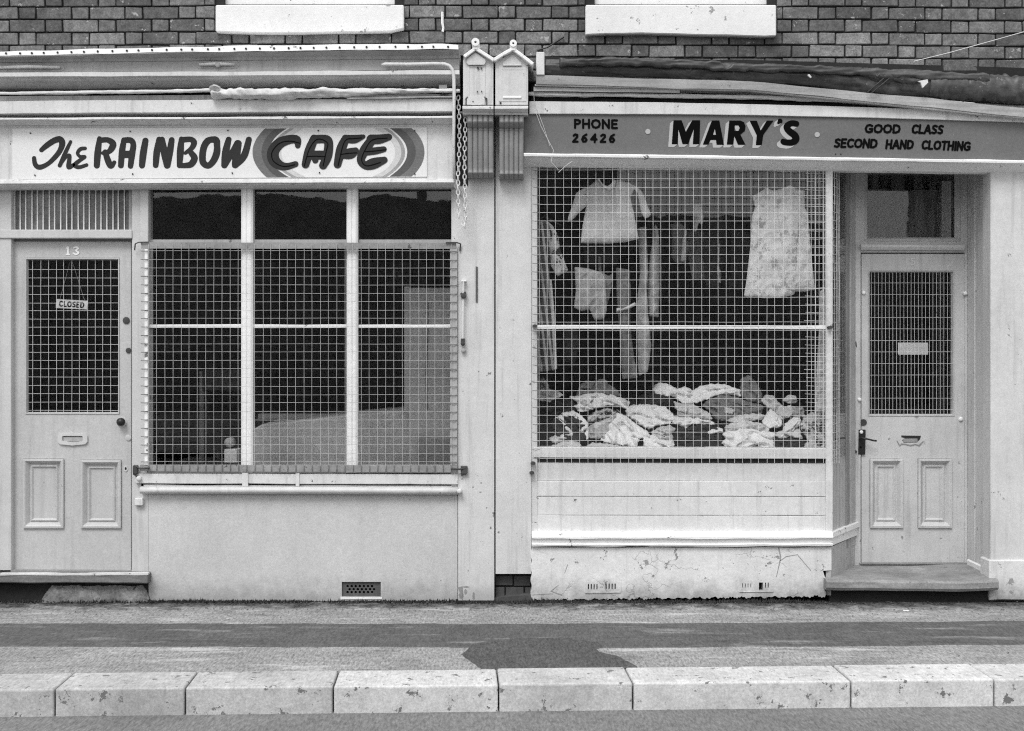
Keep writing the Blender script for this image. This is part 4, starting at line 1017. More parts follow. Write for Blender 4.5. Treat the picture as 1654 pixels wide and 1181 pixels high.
for (a, b, r_) in ((1395.4,473,3.2),(1559.5,474,3.2),(1388.5,645.5,3.0),(1552,677,3.6)):
    mb = MB(); mb.disc(a, b, r_, D15Y-.008-(.014 if a > 1558 or a < 1391 else 0), D15Y, 14, .006); mb.build('coach_bolt', M['white'], d15)
mb = MB(); mb.disc(1394.8, 682.5, 5.4, D15Y-.004, D15Y, 18); mb.build('lock_cylinder', M['rust'], d15)
mb = MB(); mb.sdf(lambda x,y: np.maximum(np.abs(x-(1391.3-(y-712)*.02))-4.6, np.abs(y-714)-19)-1.0, (1382,690,1400,738), .6, D15Y, D15Y-.014, D15Y); mb.build('handle_plate', M['black'], d15, bevel=.002)
mb = MB(); y0 = D15Y-.05; mb.tube([(X(1391,y0),D15Y,Z(708,y0)),(X(1392,y0),y0,Z(708,y0)),(X(1400,y0),y0,Z(709,y0)),(X(1410,y0),y0-.004,Z(711.5,y0)),(X(1415.5,y0),y0-.006,Z(712,y0))], [.008,.008,.006,.006,.007], 8)
mb.build('door_handle', M['black'], d15, smooth=True)
mb = MB(); mb.disc(1391.5,698,2.8,D15Y-.02,D15Y-.013,12,.003); mb.build('latch_knob', M['white'], d15)
mb = MB(); mb.disc(1390.3,722.5,1.7,D15Y-.0165,D15Y-.013,8); mb.build('keyhole', M['ink'], d15)
mb = MB(); mb.sdf(lambda x,y: np.hypot((x-1380.5)/1.3,(y-729.5)/.9)-2.6, (1374,724,1388,735), .5, RY, RY-.010, RY); mb.build('latch_stub', M['rust'], d15)
mb = MB(); mb.sdf(poly([(1379,552),(1383,551.5),(1384.5,563),(1382,558),(1377,554.5)]), (1375,549,1388,566), .4, RY, RY-.002, RY); mb.build('paint_tear', M['rust'], d15)
# broken letterbox
mb = MB(); mb.sdf(lambda x,y: np.maximum(poly([(1455.5,703.5),(1487.5,704),(1486,709.5),(1481,714.5),(1460,715),(1457,711),(1461.5,707.5),(1456,706.5)])(x,y), -9), (1452,700,1491,718), .4, D15Y, D15Y-.0015); mb.build('letter_slot', M['mortar'], d15)
mb = MB(); mb.strip([(1459,709,714.5),(1482,708.5,714)], D15Y-.003, D15Y-.001, .5, 6); mb.build('letterbox_flap', M['oldwood'], d15)
mb = MB(); mb.sdf(cap_chain([(1449,712.5,.7),(1453,719.8,.8),(1456,717,.8),(1462,717.2,.8),(1470,719.5,.9),(1478,717.5,.8),(1485,719.5,.8),(1487.5,716,.8),(1491,713,.6)]), (1446,709,1494,723), .35, D15Y, D15Y-.004, D15Y); mb.build('letterbox_rim', M['oldwood'], d15)
# soffit, right reveal, right pilaster
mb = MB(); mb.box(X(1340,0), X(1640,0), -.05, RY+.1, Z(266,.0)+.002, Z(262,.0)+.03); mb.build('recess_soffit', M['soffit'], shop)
RX0, RX1 = X(1563,RY), X(1600,-.02)
mb = MB(); zt = Z(264,0)
pts = [(RX0,RY+.02),(RX0+.001,.30),(RX0+.014,.29),(RX0+.014,.17),(RX0+.004,.16),(RX0+.004,.12),(RX0+.020,.11),(RX0+.020,-.005),(RX1+.02,-.005),(RX1+.02,RY+.02)]
for p, q in zip(pts, pts[1:]): mb.face([(p[0],p[1],.12),(q[0],q[1],.12),(q[0],q[1],zt),(p[0],p[1],zt)])
mb.build('right_reveal', M['pilaster'], shop)
mb = MB(); mb.box(RX0-.012, RX1+.02, -.03, RY-.01, .10, .19); mb.build('reveal_plinth', M['white'], shop, bevel=.012)
# doorstep, worn in the middle
mb = MB(); STZ = Z(936,-.10)
st = MB(); xs = np.linspace(X(1334,-.10), X(1612,-.10), 40); ysq = [(-.10,STZ-.062),(-.112,STZ-.045),(-.112,STZ-.012),(-.095,STZ),( .05,STZ+.004),(RY+.05,STZ+.010)]
for i in range(39):
    for (ya, za), (yb_, zb) in zip(ysq, ysq[1:]):
        def wz(x_, y_, z_):
            c_ = (x_-xs[0])/(xs[-1]-xs[0]); sag = -.012*math.sin(math.pi*c_) + .006*mnoise.noise(Vector((x_*4, y_*6, 0)))
            return (x_, y_+.012*mnoise.noise(Vector((x_*3.3, 2, z_*3))), z_+sag)
        st.face([wz(xs[i],ya,za), wz(xs[i+1],ya,za), wz(xs[i+1],yb_,zb), wz(xs[i],yb_,zb)])
for x_ in (xs[0], xs[-1]): st.face([(x_,y_,z_) for y_, z_ in ysq] + [(x_,RY+.05,STZ-.06)])
st.build('doorstep', M['palestone'], shop)
mb = MB(); mb.box(X(1338,0), X(1612,0), -.03, RY+.05, 0, STZ-.055); mb.build('step_base', M['mortar'], shop)
mb = MB(); mb.box(X(1388,RY), X(1561,RY), RY-.012, RY+.05, STZ+.006, STZ+.016); mb.build('threshold', M['oldwood'], shop)

# --- fascia: moulding, E board, timbers, roll
SGY = -.090
mb = MB(); mb.mould([(846,247,266),(1210,252,270),(1598,258,275),(1720,260,277)], [(.06,0),(-.125,0),(-.130,.10),(-.128,.27),(-.095,.36),(-.088,.44),(-.030,.97),(-.02,1),(.06,1)], .45, 14); mb.build('sign_moulding', M['white'], shop)
mb = MB(); mb.strip([(855,163.5,184),(1030,165,184.3),(1210,168,186),(1400,173,190),(1600,180,196),(1720,184,200)], -.105, .08, .3); mb.build('frieze_board', M['cream'], shop, bevel=.002)
mb = MB(); mb.strip([(858,157,165),(1210,163,169),(1720,178,184)], -.06, .05, .3); mb.build('frieze_gap', M['mortar'], shop)
cl = MB()
for i, x_ in enumerate(np.arange(853, 1700, 4.0)): pass
def canvas2(st, seed, y, ysq=.8, amp=.35, sides=14, step=4.0, amp2=None, sx=1.0):
    mb = MB(); rings = []
    xs = np.arange(st[0][0], st[-1][0]+.1, step)
    for x in xs:
        cy = float(np.interp(x, [q[0] for q in st], [q[1] for q in st])); rr = float(np.interp(x, [q[0] for q in st], [q[2] for q in st]))
        ring = []
        for k in range(sides):
            a = 2*math.pi*k/sides; ca, sa = math.cos(a), math.sin(a)
            q = 1 + amp*mnoise.noise(Vector((x*.012*sx+seed, ca*1.2, sa*1.2))) + (amp2 or amp*.7)*mnoise.noise(Vector((x*.05*sx+seed+sa*1.5, ca*2.4, sa*2.4)))
            if amp2 == .5: q = 1 + .10*mnoise.noise(Vector((x*.014+seed, ca*1.2, sa*1.2))) + .16*mnoise.noise(Vector((x*.02+seed, sa*5, 1))) - .16*max(0, 1-abs(mnoise.noise(Vector((x*.011+seed+sa*.8, sa*3.2+x*.004, 8)))*4))**2 + .55*max(0, mnoise.noise(Vector((x*.012, 2, seed)))+.05)*mnoise.noise(Vector((x*.11+sa*3, sa*4, 4)))
            cr = 0 if amp2 == .5 else 1-abs(mnoise.noise(Vector((x*.035*sx+seed*2+sa*1.2, sa*2.0, 3)))*2.4); q -= (amp2 or amp*.5)*.55*max(0, cr)**4
            ring.append(len(mb.v)); mb.v.append((X(x,y), y+ca*rr*q*ysq*.00375, Z(cy-sa*rr*q, y)))
        rings.append(ring)
    for a, b in zip(rings, rings[1:]):
        for k in range(sides): mb.f.append([a[k], a[(k+1)%sides], b[(k+1)%sides], b[k]])
    mb.f.append(rings[0][::-1]); mb.f.append(rings[-1]); return mb
canvas2([(853,151.5,3.0),(870,152,4.2),(930,153,3.4),(1210,157,3.6),(1400,163,4),(1600,172,4),(1720,176,4)], 3.3, -.10, .8, .5).build('lumpy_pipe', M['paletimber'], shop, smooth=True)
mb = MB(); mb.strip([(862,140.5,147),(980,142.5,148),(1098,145,150)], -.125, .0, .5); mb.build('timber_lath', M['paletimber'], shop)
mb = MB(); mb.strip([(864,135.5,138.5),(1210,144.5,146.5),(1600,184,186.5),(1720,194,197)], -.142, .0, .5); mb.build('timber_lath', M['paletimber'], shop)
mb = MB(); mb.strip([(866,121,136),(980,125,138.5),(1095,128,143),(1210,131,144.5),(1400,150,163),(1500,158,173),(1600,170,184),(1720,181,195)], -.150, .0, .6); mb.build('timber_beam', M['timber'], shop)
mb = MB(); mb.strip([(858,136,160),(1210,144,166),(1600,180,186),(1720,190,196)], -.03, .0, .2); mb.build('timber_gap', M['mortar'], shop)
mb = MB(); mb.pbox(866.5, 84, 879.5, 121, -.16, -.0); mb.build('timber_upright', M['cream'], shop, bevel=.003)
mb = MB(); mb.strip([(880,92,124),(1210,97,134),(1600,108,168),(1720,112,180)], -.008, .0, .3); mb.build('awning_shade_strip', M['mortar'], shop)  # dark backing strip, painted in for the shadow above the roll
# signwriting panel
ms_ = thing('clothing_shop_sign', (X(1225), -.09, Z(260,-.09)), "long grey fascia sign lettered MARY'S with phone number and GOOD CLASS SECOND HAND CLOTHING", 'sign')
mb = MB(); mb.strip([(846.5,183.5,248),(1030,184,249.5),(1210,186,252.5),(1400,190,255.5),(1600,196,258.5),(1720,200,261)], SGY, -.02, .15); mb.build('board', M['signgrey'], ms_)
S5 = (1070,180,6.616)
Mp = poly(T2(S5,[(118,95),(205,95),(250,218),(318,95),(403,95),(396,350),(325,350),(335,190),(275,350),(215,350),(170,190),(165,350),(100,350)]))
Ap = minus(poly(T2(S5,[(528,97),(608,97),(657,357),(578,357),(572,305),(515,305),(490,355),(432,355)])), poly(T2(S5,[(560,185),(541,250),(572,250)])))
Rp = minus(poly(T2(S5,[(715,98),(835,98),(872,116),(889,160),(880,210),(832,248),(888,357),(808,357),(768,265),(758,355),(688,355)])), poly(T2(S5,[(774,150),(812,150),(826,175),(812,208),(770,208)])))
Yp = poly(T2(S5,[(932,100),(1008,100),(1050,205),(1115,98),(1187,98),(1078,250),(1062,360),(998,360),(1008,255)]))
Qp = cap_chain(T(S5,[(1256,104,27),(1240,122,14)]))
Sp = cap_chain(smooth_path(T(S5,[(1430,132,32),(1375,128,32),(1328,162,34),(1352,208,36),(1412,255,38),(1425,298,38),(1385,332,34),(1310,330,32),(1290,322,30)])))
mary = union(Mp, Ap, Rp, Yp, Qp, Sp)
mb = MB(); mb.sdf(mary, (1083,190,1294,237), .35, SGY-.003, SGY-.003); mb.build('lettering', M['ink'], ms_)
def mary_sh(x, y): 
    d = None
    for k in range(1, 9):
        t = k/8; q = mary(x+5.8*t, y-4.6*t); d = q if d is None else np.minimum(d, q)
    return np.maximum(d, -(mary(x, y)-.0))
mb = MB(); mb.sdf(mary_sh, (1076,190,1294,243), .4, SGY-.0015, SGY-.0015); mb.build('letter_shading', M['shade'], ms_)
# small lettering: stroke font, unit box
GL = {
 'P': (.62, [[(.08,0),(.08,1)],[(.08,.05),(.38,.05),(.54,.16),(.54,.38),(.38,.52),(.08,.52)]]), 'H': (.72, [[(.08,0),(.08,1)],[(.64,0),(.64,1)],[(.08,.5),(.64,.5)]]),
 'O': (.86, [[(.43,.03),(.16,.14),(.05,.5),(.16,.86),(.43,.97),(.70,.86),(.81,.5),(.70,.14),(.43,.03)]]), 'N': (.74, [[(.08,1),(.08,0),(.66,1),(.66,0)]]),
 'E': (.60, [[(.54,.03),(.08,.03),(.08,.97),(.54,.97)],[(.08,.48),(.48,.48)]]), 'G': (.80, [[(.70,.16),(.45,.03),(.18,.12),(.05,.5),(.18,.88),(.45,.97),(.72,.88),(.72,.55),(.48,.55)]]),
 'D': (.76, [[(.08,.04),(.08,.96),(.36,.96),(.62,.82),(.70,.5),(.62,.18),(.36,.04),(.08,.04)]]), 'C': (.72, [[(.66,.14),(.43,.03),(.17,.14),(.06,.5),(.17,.86),(.43,.97),(.66,.86)]]),
 'L': (.56, [[(.08,0),(.08,.96),(.50,.96)]]), 'A': (.78, [[(.04,1),(.36,.02),(.42,.02),(.74,1)],[(.18,.68),(.62,.68)]]),
 'S': (.62, [[(.54,.12),(.32,.03),(.11,.14),(.12,.36),(.50,.60),(.52,.84),(.32,.97),(.06,.88)]]), 'T': (.66, [[(.33,0),(.33,1)],[(.03,.04),(.63,.04)]]), 'I': (.20, [[(.10,0),(.10,1)]]),
 '2': (.64, [[(.10,.20),(.28,.04),(.50,.12),(.52,.34),(.08,.96),(.58,.96)]]), '6': (.66, [[(.52,.05),(.20,.28),(.08,.66),(.20,.93),(.44,.95),(.58,.74),(.46,.52),(.24,.52),(.10,.68)]]),
 '4': (.70, [[(.48,1),(.48,.03),(.06,.66),(.66,.66)]]) }
def word(mb, s, x0, x1, yt0, yt1, hh, rad, y, slant=0.0, gap=.17, res=.3):
    tot = sum(GL[c][0] for c in s) + gap*(len(s)-1); k = (x1-x0)/tot; px = x0
    for c in s:
        wd, ss = GL[c]; base = yt0 + (yt1-yt0)*(px-x0)/(x1-x0); fs = []
        for st_ in ss:
            fs.append(cap_chain([(px+a*k+(1-b)*hh*slant+rnd.uniform(-.08,.08), base+b*hh, rad) for a, b in st_]))
        mb.sdf(union(*fs), (px-3, base-3, px+wd*k+4+slant*hh, base+hh+3), res, y, y); px += (wd+gap)*k
yl = SGY-.003
for (s, a, b, t0, t1, hh, rad, sl, gp) in (('PHONE',927.5,997.5,193.2,194.2,13.2,1.75,0,.16), ('26426',924.5,993,216.5,217,12.8,1.75,.06,.36), ('GOOD',1397,1453.5,201.4,202.2,12.6,1.75,.10,.12), ('CLASS',1472.5,1522.5,202.0,203.0,13.0,1.75,.14,.14),
                           ('SECOND',1347.5,1416,224.6,225.6,13.0,1.75,.13,.12), ('HAND',1430.5,1474.5,226.6,227.2,13.0,1.75,.13,.14), ('CLOTHING',1488.5,1566.5,227.6,230.0,13.0,1.75,.13,.13)):
    mb = MB(); word(mb, s, a, b, t0, t1, hh, rad, yl, sl, gp); mb.build('lettering', M['ink'], ms_)
for a, b in ((1046.5,212.5),(1320,217.5)): mb = MB(); mb.disc(a, b, 4.2, SGY-.004, SGY, 18); mb.build('painted_dot', M['shade'], ms_)
mb = MB(); mb.disc(1349.8,249,1.1,SGY-.003,SGY,8); mb.disc(1358.3,249,1.1,SGY-.003,SGY,8); mb.build('screws', M['black'], ms_, kind='stuff')
mb = MB(); mb.tube([(X(866,-.11),-.115,Z(183,-.11)),(X(874,-.11),-.12,Z(205,-.11)),(X(886,-.11),-.12,Z(228,-.11)),(X(894,-.11),-.12,Z(243,-.11)),(X(890,-.11),-.13,Z(262,-.11)),(X(902,-.11),-.12,Z(275,-.11))], .0016, 5)
mb.tube([(X(862,-.11),-.115,Z(150,-.11)),(X(863,-.11),-.12,Z(165,-.11)),(X(878,-.11),-.12,Z(205,-.11)),(X(888,-.11),-.12,Z(236,-.11))], .0014, 5)
mb.tube([(X(902,-.11),-.12,Z(279,-.11)),(X(914,-.11),-.125,Z(268,-.11)),(X(924,-.11),-.12,Z(261,-.11))], .0018, 5)
mb.build('loose_string', M['canvas'], label='thin loose string trailing down over the left end of the grey sign', cat='string')
# rolled tarpaulin awning
tp = thing('rolled_tarpaulin', (X(1240), -.13, Z(150,-.13)), 'dark rolled tarpaulin awning sagging along the beam above the grey sign', 'awning')
canvas2([(880,108,12),(905,108.5,13.5),(1000,110.5,13.5),(1095,114,13.5),(1105,116,15),(1210,118,16.5),(1400,130,20),(1450,134,21.5),(1520,139,21),(1600,142,21.5),(1725,148,22)], 8.8, -.115, .60, .30, 34, 1.8, .50).build('roll', M['tarp'], tp, smooth=True)
canvas2([(1395,118,8),(1430,123,12),(1475,127,11),(1490,126,7)], 15.1, -.155, .6, .3, 18, 2.0, .35, 1.6).build('loose_fold', M['tarp'], tp, smooth=True)
canvas2([(1500,138,19),(1530,140,21.5),(1590,143,22),(1715,149,22)], 19.7, -.130, .66, .08, 24, 1.6, .15, 2.6).build('wrapped_end', M['tarp'], tp, smooth=True)
flp = [(905,96),(1000,94),(1100,97),(1162,101),(1172,113),(1182,104),(1290,106),(1400,112),(1500,116),(1596,121),(1598,134),(1500,130),(1400,124),(1290,118),(1180,116),(1100,110),(1000,107),(905,108)]
mb = MB(); f_ = poly(flp); mb.sdf(lambda x,y: f_(x,y)+1.6*np.sin(x*.11)*np.sin(x*.037)+.8*np.sin(x*.31)*np.sin(x*.05+1), (900,90,1602,138), 1.6, -.15, lambda a,b,d: -.172-.010*math.sqrt(min(1,max(0,-d)/3))-.006*mnoise.noise(Vector((a*.03,b*.2,1))), -.15, flat=False); mb.build('top_flap', M['tarp'], tp, smooth=True)
mb = MB()
for (a,b,c,d) in ((1403,148,1432,123),(1410,149,1440,124)):
    mb.tube([(X(a,-.2),-.175,Z(b,-.2)),(X((a+c)/2,-.2),-.192,Z((b+d)/2,-.2)),(X(c,-.2),-.175,Z(d,-.2))], .0042, 6)
mb.build('lashing', M['black'], tp)
mb = MB(); mb.sdf(poly([(1481,132),(1497,129),(1498,134),(1489,143),(1486,134)]), (1478,127,1500,145), .6, -.19, -.205, -.19); mb.sdf(cap_chain([(1306,122,1.6),(1309,125,1.2)]), (1302,118,1313,129), .5, -.175, -.185, -.17); mb.build('torn_patch', M['canvas'], tp)
mb = MB(); mb.tube([(X(1475,-.02),-.03,Z(101)),(X(1530,-.02),-.04,Z(88)),(X(1600,-.02),-.05,Z(69)),(X(1660,-.02),-.05,Z(52)),(X(1720,-.02),-.05,Z(34))], .0028, 5); mb.build('wire', M['canvas'], label='thin pale wire slanting up across the bricks at upper right', cat='wire')
mb = MB(); mb.tube([(X(868,-.02),-.01,Z(82)),(X(884,-.02),-.02,Z(78)),(X(897,-.02),-.02,Z(70)),(X(911,-.02),-.02,Z(61))], .0050, 6, jit=.15); mb.build('cable', M['black'], label='short black cable end sticking up from the bricks above the grey sign', cat='cable')

# --- wire guard on the shop window, front and splayed side
g2 = thing('window_guard', (X(1105), -.05, Z(748)), 'large wire mesh guard over the clothing window wrapping round its right corner', 'window guard')
GY2 = -.050
grid(862, 1340, 263, 748, 13.12, 13.68, 871.0, 274.6, GY2, .00145, .65).build('wire_mesh', M['wire'], g2)
mb = MB(); mb.tube([(X(x_,GY2),GY2-.004,Z(527.5+.6*math.sin(x_*.01),GY2)) for x_ in range(862,1342,30)], .0042, 6); mb.build('stay_bar', M['wire'], g2)
mb = MB(); sd_ = MB()
def rp(t, dz): 
    # plan curve of the side mesh: bows outward from the corner post to the reveal
    x_ = X(1340,GY2) + .012 + .145*t - .04*t*t + .02*math.sin(t*3); y_ = GY2 + .30*t; return x_, y_
for k in range(9):
    t = k/8*.98+.0; x_, y_ = rp(t, 0); zz0, zz1 = Z(748,y_), Z(268,y_)
    sd_.tube([(x_+.004*mnoise.noise(Vector((k*3,i*.6,0))), y_, zz0+(zz1-zz0)*i/10) for i in range(11)], .0016, 4)
yy = 274.6
while yy < 748:
    sd_.tube([(*rp(k/8,0), Z(yy+rnd.uniform(-.5,.5), 0)) for k in range(9)], .0016, 4); yy += 13.68
sd_.build('side_mesh', M['wire'], g2)
sd2 = MB()                                   # second wire layer doubling the mesh just behind the corner
for k in range(6):
    px = 1304 + k*6.4; sd2.tube([(X(px,.0)+.004*mnoise.noise(Vector((k*5,i*.5,1))), .004+.0*k, Z(268+480*i/10*(.98 if k else 1),0)) for i in range(11)], .0017, 4)
yy = 280.0
while yy < 735:
    sd2.tube([(X(1301+rnd.uniform(-2,2),.0),.007,Z(yy,0)),(X(1320,.0),.007,Z(yy+.8,0)),(X(1337,.0),.007,Z(yy+rnd.uniform(-1,1),0))], .0017, 4); yy += 13.2
sd2.build('overlap_mesh', M['wire'], g2)
bk = MB()
for i in range(36):
    yy = 274.6+13.68*i
    if yy > 745: break
    bk.tube([(X(860,GY2),GY2,Z(yy,GY2)),(X(865,GY2),GY2-.006,Z(yy+1,GY2)),(X(872,GY2),GY2,Z(yy,GY2))], .0022, 5)
bk.build('binding_wire', M['wiredark'], g2, kind='stuff')
for (a, b) in ((864,526.5),(1341,529),(861,748.5),(859,764)):
    mb = MB(); mb.sdf(lambda x,y,a=a,b=b: np.hypot((x-a)/1.3,(y-b)/.8)-3.0, (a-6,b-5,a+6,b+5), .5, GY2, GY2-.012, -.01); mb.build('clamp', M['rust'], g2)

# ================================================================== INTERIORS
room = thing('cafe_room', (X(400), 2, 0), kind='structure')
mb = MB()
def roombox(x0, x1, y0, y1, z0, z1):
    mb = MB(); c = [(x0,y0),(x1,y0),(x1,y1),(x0,y1)]
    mb.face([(x0,y1,z0),(x1,y1,z0),(x1,y1,z1),(x0,y1,z1)]); mb.face([(x0,y0,z0),(x0,y1,z0),(x0,y1,z1),(x0,y0,z1)]); mb.face([(x1,y0,z0),(x1,y1,z0),(x1,y1,z1),(x1,y0,z1)])
    mb.face([(x0,y0,z1),(x1,y0,z1),(x1,y1,z1),(x0,y1,z1)]); mb.face([(x0,y0,z0),(x1,y0,z0),(x1,y1,z0),(x0,y1,z0)]); return mb
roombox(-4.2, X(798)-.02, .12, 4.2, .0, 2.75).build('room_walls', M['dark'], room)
room2 = thing('shop_room', (X(1200), 2, 0), kind='structure')
def room_poly(pts, z0, z1):
    mb = MB(); mb.face([(x,y,z0) for x,y in pts]); mb.face([(x,y,z1) for x,y in pts])
    for p, q in list(zip(pts, pts[1:]))[:-1]: mb.face([(*p,z0),(*q,z0),(*q,z1),(*p,z1)])
    return mb
xl = X(806)+.02; xr = X(1380,RY)-.06
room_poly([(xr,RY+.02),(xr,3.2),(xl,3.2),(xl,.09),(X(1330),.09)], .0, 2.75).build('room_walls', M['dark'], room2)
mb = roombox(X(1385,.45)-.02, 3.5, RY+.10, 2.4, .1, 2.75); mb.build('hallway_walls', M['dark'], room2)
# cafe counter and partition
mb = MB(); y0 = .42
out = [(408,760),(408,694),(422,686),(480,680),(560,671),(655,663),(676,662),(676,760)]
fr = [(X(a,y0),y0,Z(b,y0)) for a,b in out]; bk_ = [(a,1.1,b) for a,_,b in fr]
mb.face(fr)
for k in range(len(fr)): mb.face([fr[k], fr[(k+1)%len(fr)], bk_[(k+1)%len(fr)], bk_[k]])
mb.build('counter', M['cloth_grey'], label='low grey counter back seen through the middle and right cafe panes', cat='counter', bevel=.008)
mb = MB(); y0=.40; mb.box(X(405,y0),X(655,y0),y0+.25,y0+.32,Z(680,y0),Z(672,y0)); mb.build('shelf_board', M['cloth_mid'], label='dark shelf board lying along the top of the low grey cafe counter', cat='shelf')
mb = MB(); y0 = .30
mb.holed((660, 465, 745, 762), [], y0, y0+.04); mb.pbox(653, 463, 661, 662, y0+.02, y0+.06)
mb.build('partition', surf('partition_board', .34, .12, .15, streak=.2, rough=.8, bump=.1), label='grey upright partition board behind the right cafe pane', cat='partition')
mb = MB(); mb.pbox(675, 708, 732, 760, .22, .29); mb.build('crate', M['cloth_mid'], label='dark box standing on the cafe window ledge at the right corner', cat='box', bevel=.004)
mb = MB(); mb.tube([(X(690,.28),.295,Z(487,.28)),(X(690,.28),.29,Z(530,.28)),(X(688,.28),.295,Z(600,.28)),(X(689,.28),.29,Z(660,.28))], .005, 6, jit=.5); mb.build('flex', M['cloth_mid'], label='dark flex hanging down the grey partition behind the right cafe pane', cat='cable')
# chair and carton inside, left pane
chr_ = thing('cafe_chair', (X(330,.9), .9, Z(900,.9)), 'dim dark chair standing inside behind the left cafe pane', 'chair')
xa = X(326,.8); xb = X(400,.8)
for (a, b) in ((xa,.8),(xb,.8),(xa+.02,1.2),(xb-.02,1.2)):
    mb = MB(); mb.tube([(a,b,.15),(a,b,Z(740,.8) if b > 1 else Z(600,.8))], .018, 8); mb.build('leg', M['cloth_mid'], chr_)
mb = MB(); mb.box(xa-.02,xb+.02,.78,1.22,Z(760,.8),Z(750,.8)); mb.build('seat', M['cloth_mid'], chr_, bevel=.01)
mb = MB(); mb.box(xa,xb,.78,.82,Z(632,.8),Z(598,.8)); mb.build('backrest', M['cloth_dark'], chr_, bevel=.01)
mb = MB(); mb.pbox(362,726,383,748,.32,.45); mb.build('carton', M['cloth_pale'], label='small pale carton inside beside the first white mullion of the cafe window', cat='box', bevel=.004)
mb = MB(); mb.disc(370,715,8,.36,.42,12,.02); mb.build('jar', M['cloth_grey'], label='dim round jar above the pale carton behind the left cafe pane', cat='jar')
mb = MB(); mb.box(X(235,.15),X(736,.15),.10,1.3,Z(775,.1),Z(764,.1)); mb.build('window_ledge', M['roomgrey'], cafe)
# CLOSED sign
cl_ = thing('closed_sign', (X(115,.085), .085, Z(500,.085)), 'small white CLOSED card hanging on strings inside the number 13 door', 'sign')
cy0 = .084
mb = MB(); mb.face([(X(90,cy0),cy0,Z(497.5,cy0)),(X(140.5,cy0),cy0,Z(500,cy0)),(X(141.5,cy0),cy0,Z(486,cy0)),(X(91,cy0),cy0,Z(483,cy0))])
mb.face([(X(90,cy0),cy0+.003,Z(497.5,cy0)),(X(140.5,cy0),cy0+.003,Z(500,cy0)),(X(141.5,cy0),cy0+.003,Z(486,cy0)),(X(91,cy0),cy0+.003,Z(483,cy0))]); mb.build('card', M['card'], cl_)
mb = MB(); word(mb, 'CLOSED', 95.5, 135.5, 486.6, 489.0, 8.2, .95, cy0-.0015, .05, .22, .25); mb.build('lettering', M['ink'], cl_)
mb = MB(); mb.tube([(X(97,cy0),cy0-.002,Z(484,cy0)),(X(113,cy0),cy0,Z(423,cy0))], .0012, 4); mb.tube([(X(137,cy0),cy0-.002,Z(486,cy0)),(X(117,cy0),cy0,Z(423,cy0))], .0012, 4); mb.build('string', M['cloth_grey'], cl_)
# paper note in door 15
y0 = D15Y+.05
mb = MB(); mb.box(X(1450.5,y0),X(1499,y0),y0,y0+.002,Z(573,y0),Z(553.5,y0)); nt15 = mb.build('paper_notice', M['card'], label='crumpled white paper notice behind the wire of the number 15 door', cat='notice')
mb = MB(); mb.box(X(1397,y0),X(1440,y0),.60,.605,Z(384,y0),Z(292,y0)); 
mb = MB(); mb.box(X(1523,.6),X(1538,.6),.62,.64,Z(384,.6),Z(292,.6)); mb.build('curtain', M['cloth_grey'], label='narrow pale curtain strip behind the fanlight over the number 15 door', cat='curtain')

# ------------------------------------------------------------------ clothes hanging in the window
def garment(name, outline, mat, y, label, cat, thick=.02, folds=10, famp=.008, res=2.2, holes=None, seed=0, parent=None, foldx=.10):
    f = poly(outline)
    if holes: f = minus(f, poly(holes))
    xs = [p[0] for p in outline]; ys = [p[1] for p in outline]
    def fold(a, b):
        return famp*(math.sin(a*foldx*2*math.pi/3 + 1.3*mnoise.noise(Vector((b*.012, seed, 0))) + seed) * min(1, max(.15, (b-min(ys))/60)) + 1.2*mnoise.noise(Vector((a*.05, b*.03, seed))) + .6*(1-abs(mnoise.noise(Vector((a*.07+b*.02, b*.05, seed+4)))*3)))
    def yf(a, b, d): return y - thick*math.sqrt(min(1, max(0, -d)/9.0)) - fold(a, b)
    def yb(a, b, d): return y + thick*.6*math.sqrt(min(1, max(0, -d)/9.0)) + .001 - fold(a, b)
    mb = MB(); mb.sdf(f, (min(xs)-3, min(ys)-3, max(xs)+3, max(ys)+3), res, y, yf, yb, flat=False)
    return mb.build(name, mat, parent, smooth=True, label=label, cat=cat)
sm = thing('smock', (X(985,.14), .14, Z(396,.14)), 'pale long sleeved child smock with round collar hanging at upper left of the shop window', 'smock')
garment('body', [(966,289),(972,296),(979,300),(986,299),(992,290),(1003,291),(1020,297),(1026,303),(1018,318),(1024,345),(1032,386),(1012,391),(985,393.5),(938,393),(940,370),(947,332),(949,320),(944,312),(950,302)], M['smock'], .14, None, None, .022, famp=.004, parent=sm, seed=1)
garment('sleeve', [(949,302),(941,305),(930,312),(925,330),(917,352),(918,359),(925,355),(938,341),(947,333),(951,322),(945,314)], M['smock'], .135, None, None, .018, famp=.005, parent=sm, seed=2)
garment('sleeve', [(1018,297),(1030,302),(1038,311),(1045,330),(1052,346),(1050,349),(1042,354),(1036,345),(1033,330),(1030,312),(1024,305)], M['smock'], .135, None, None, .018, famp=.005, parent=sm, seed=3)
garment('collar', [(964,290),(969,294),(975,303),(984,308),(992,303),(995,292),(991,289),(988,296),(981,301),(973,297),(968,288)], M['cloth_white'], .108, None, None, .006, famp=.001, res=1.2, parent=sm, seed=4)
dr = thing('sleeveless_dress', (X(1259,.14), .14, Z(482,.14)), 'pale printed sleeveless dress with front pleat hanging at the upper right of the window', 'dress')
garment('body', [(1215,317),(1226,311),(1237,303),(1250,308),(1262,305),(1276,299),(1288,306),(1300,307),(1300,335),(1305,345),(1308,380),(1312,430),(1316,468),(1300,471),(1284,471),(1283,476),(1262,481),(1235,482),(1202,479),(1206,450),(1211,400),(1214,350),(1219,335)], M['cloth_print'], .14, None, None, .020, famp=.008, parent=dr, seed=5, foldx=.06)
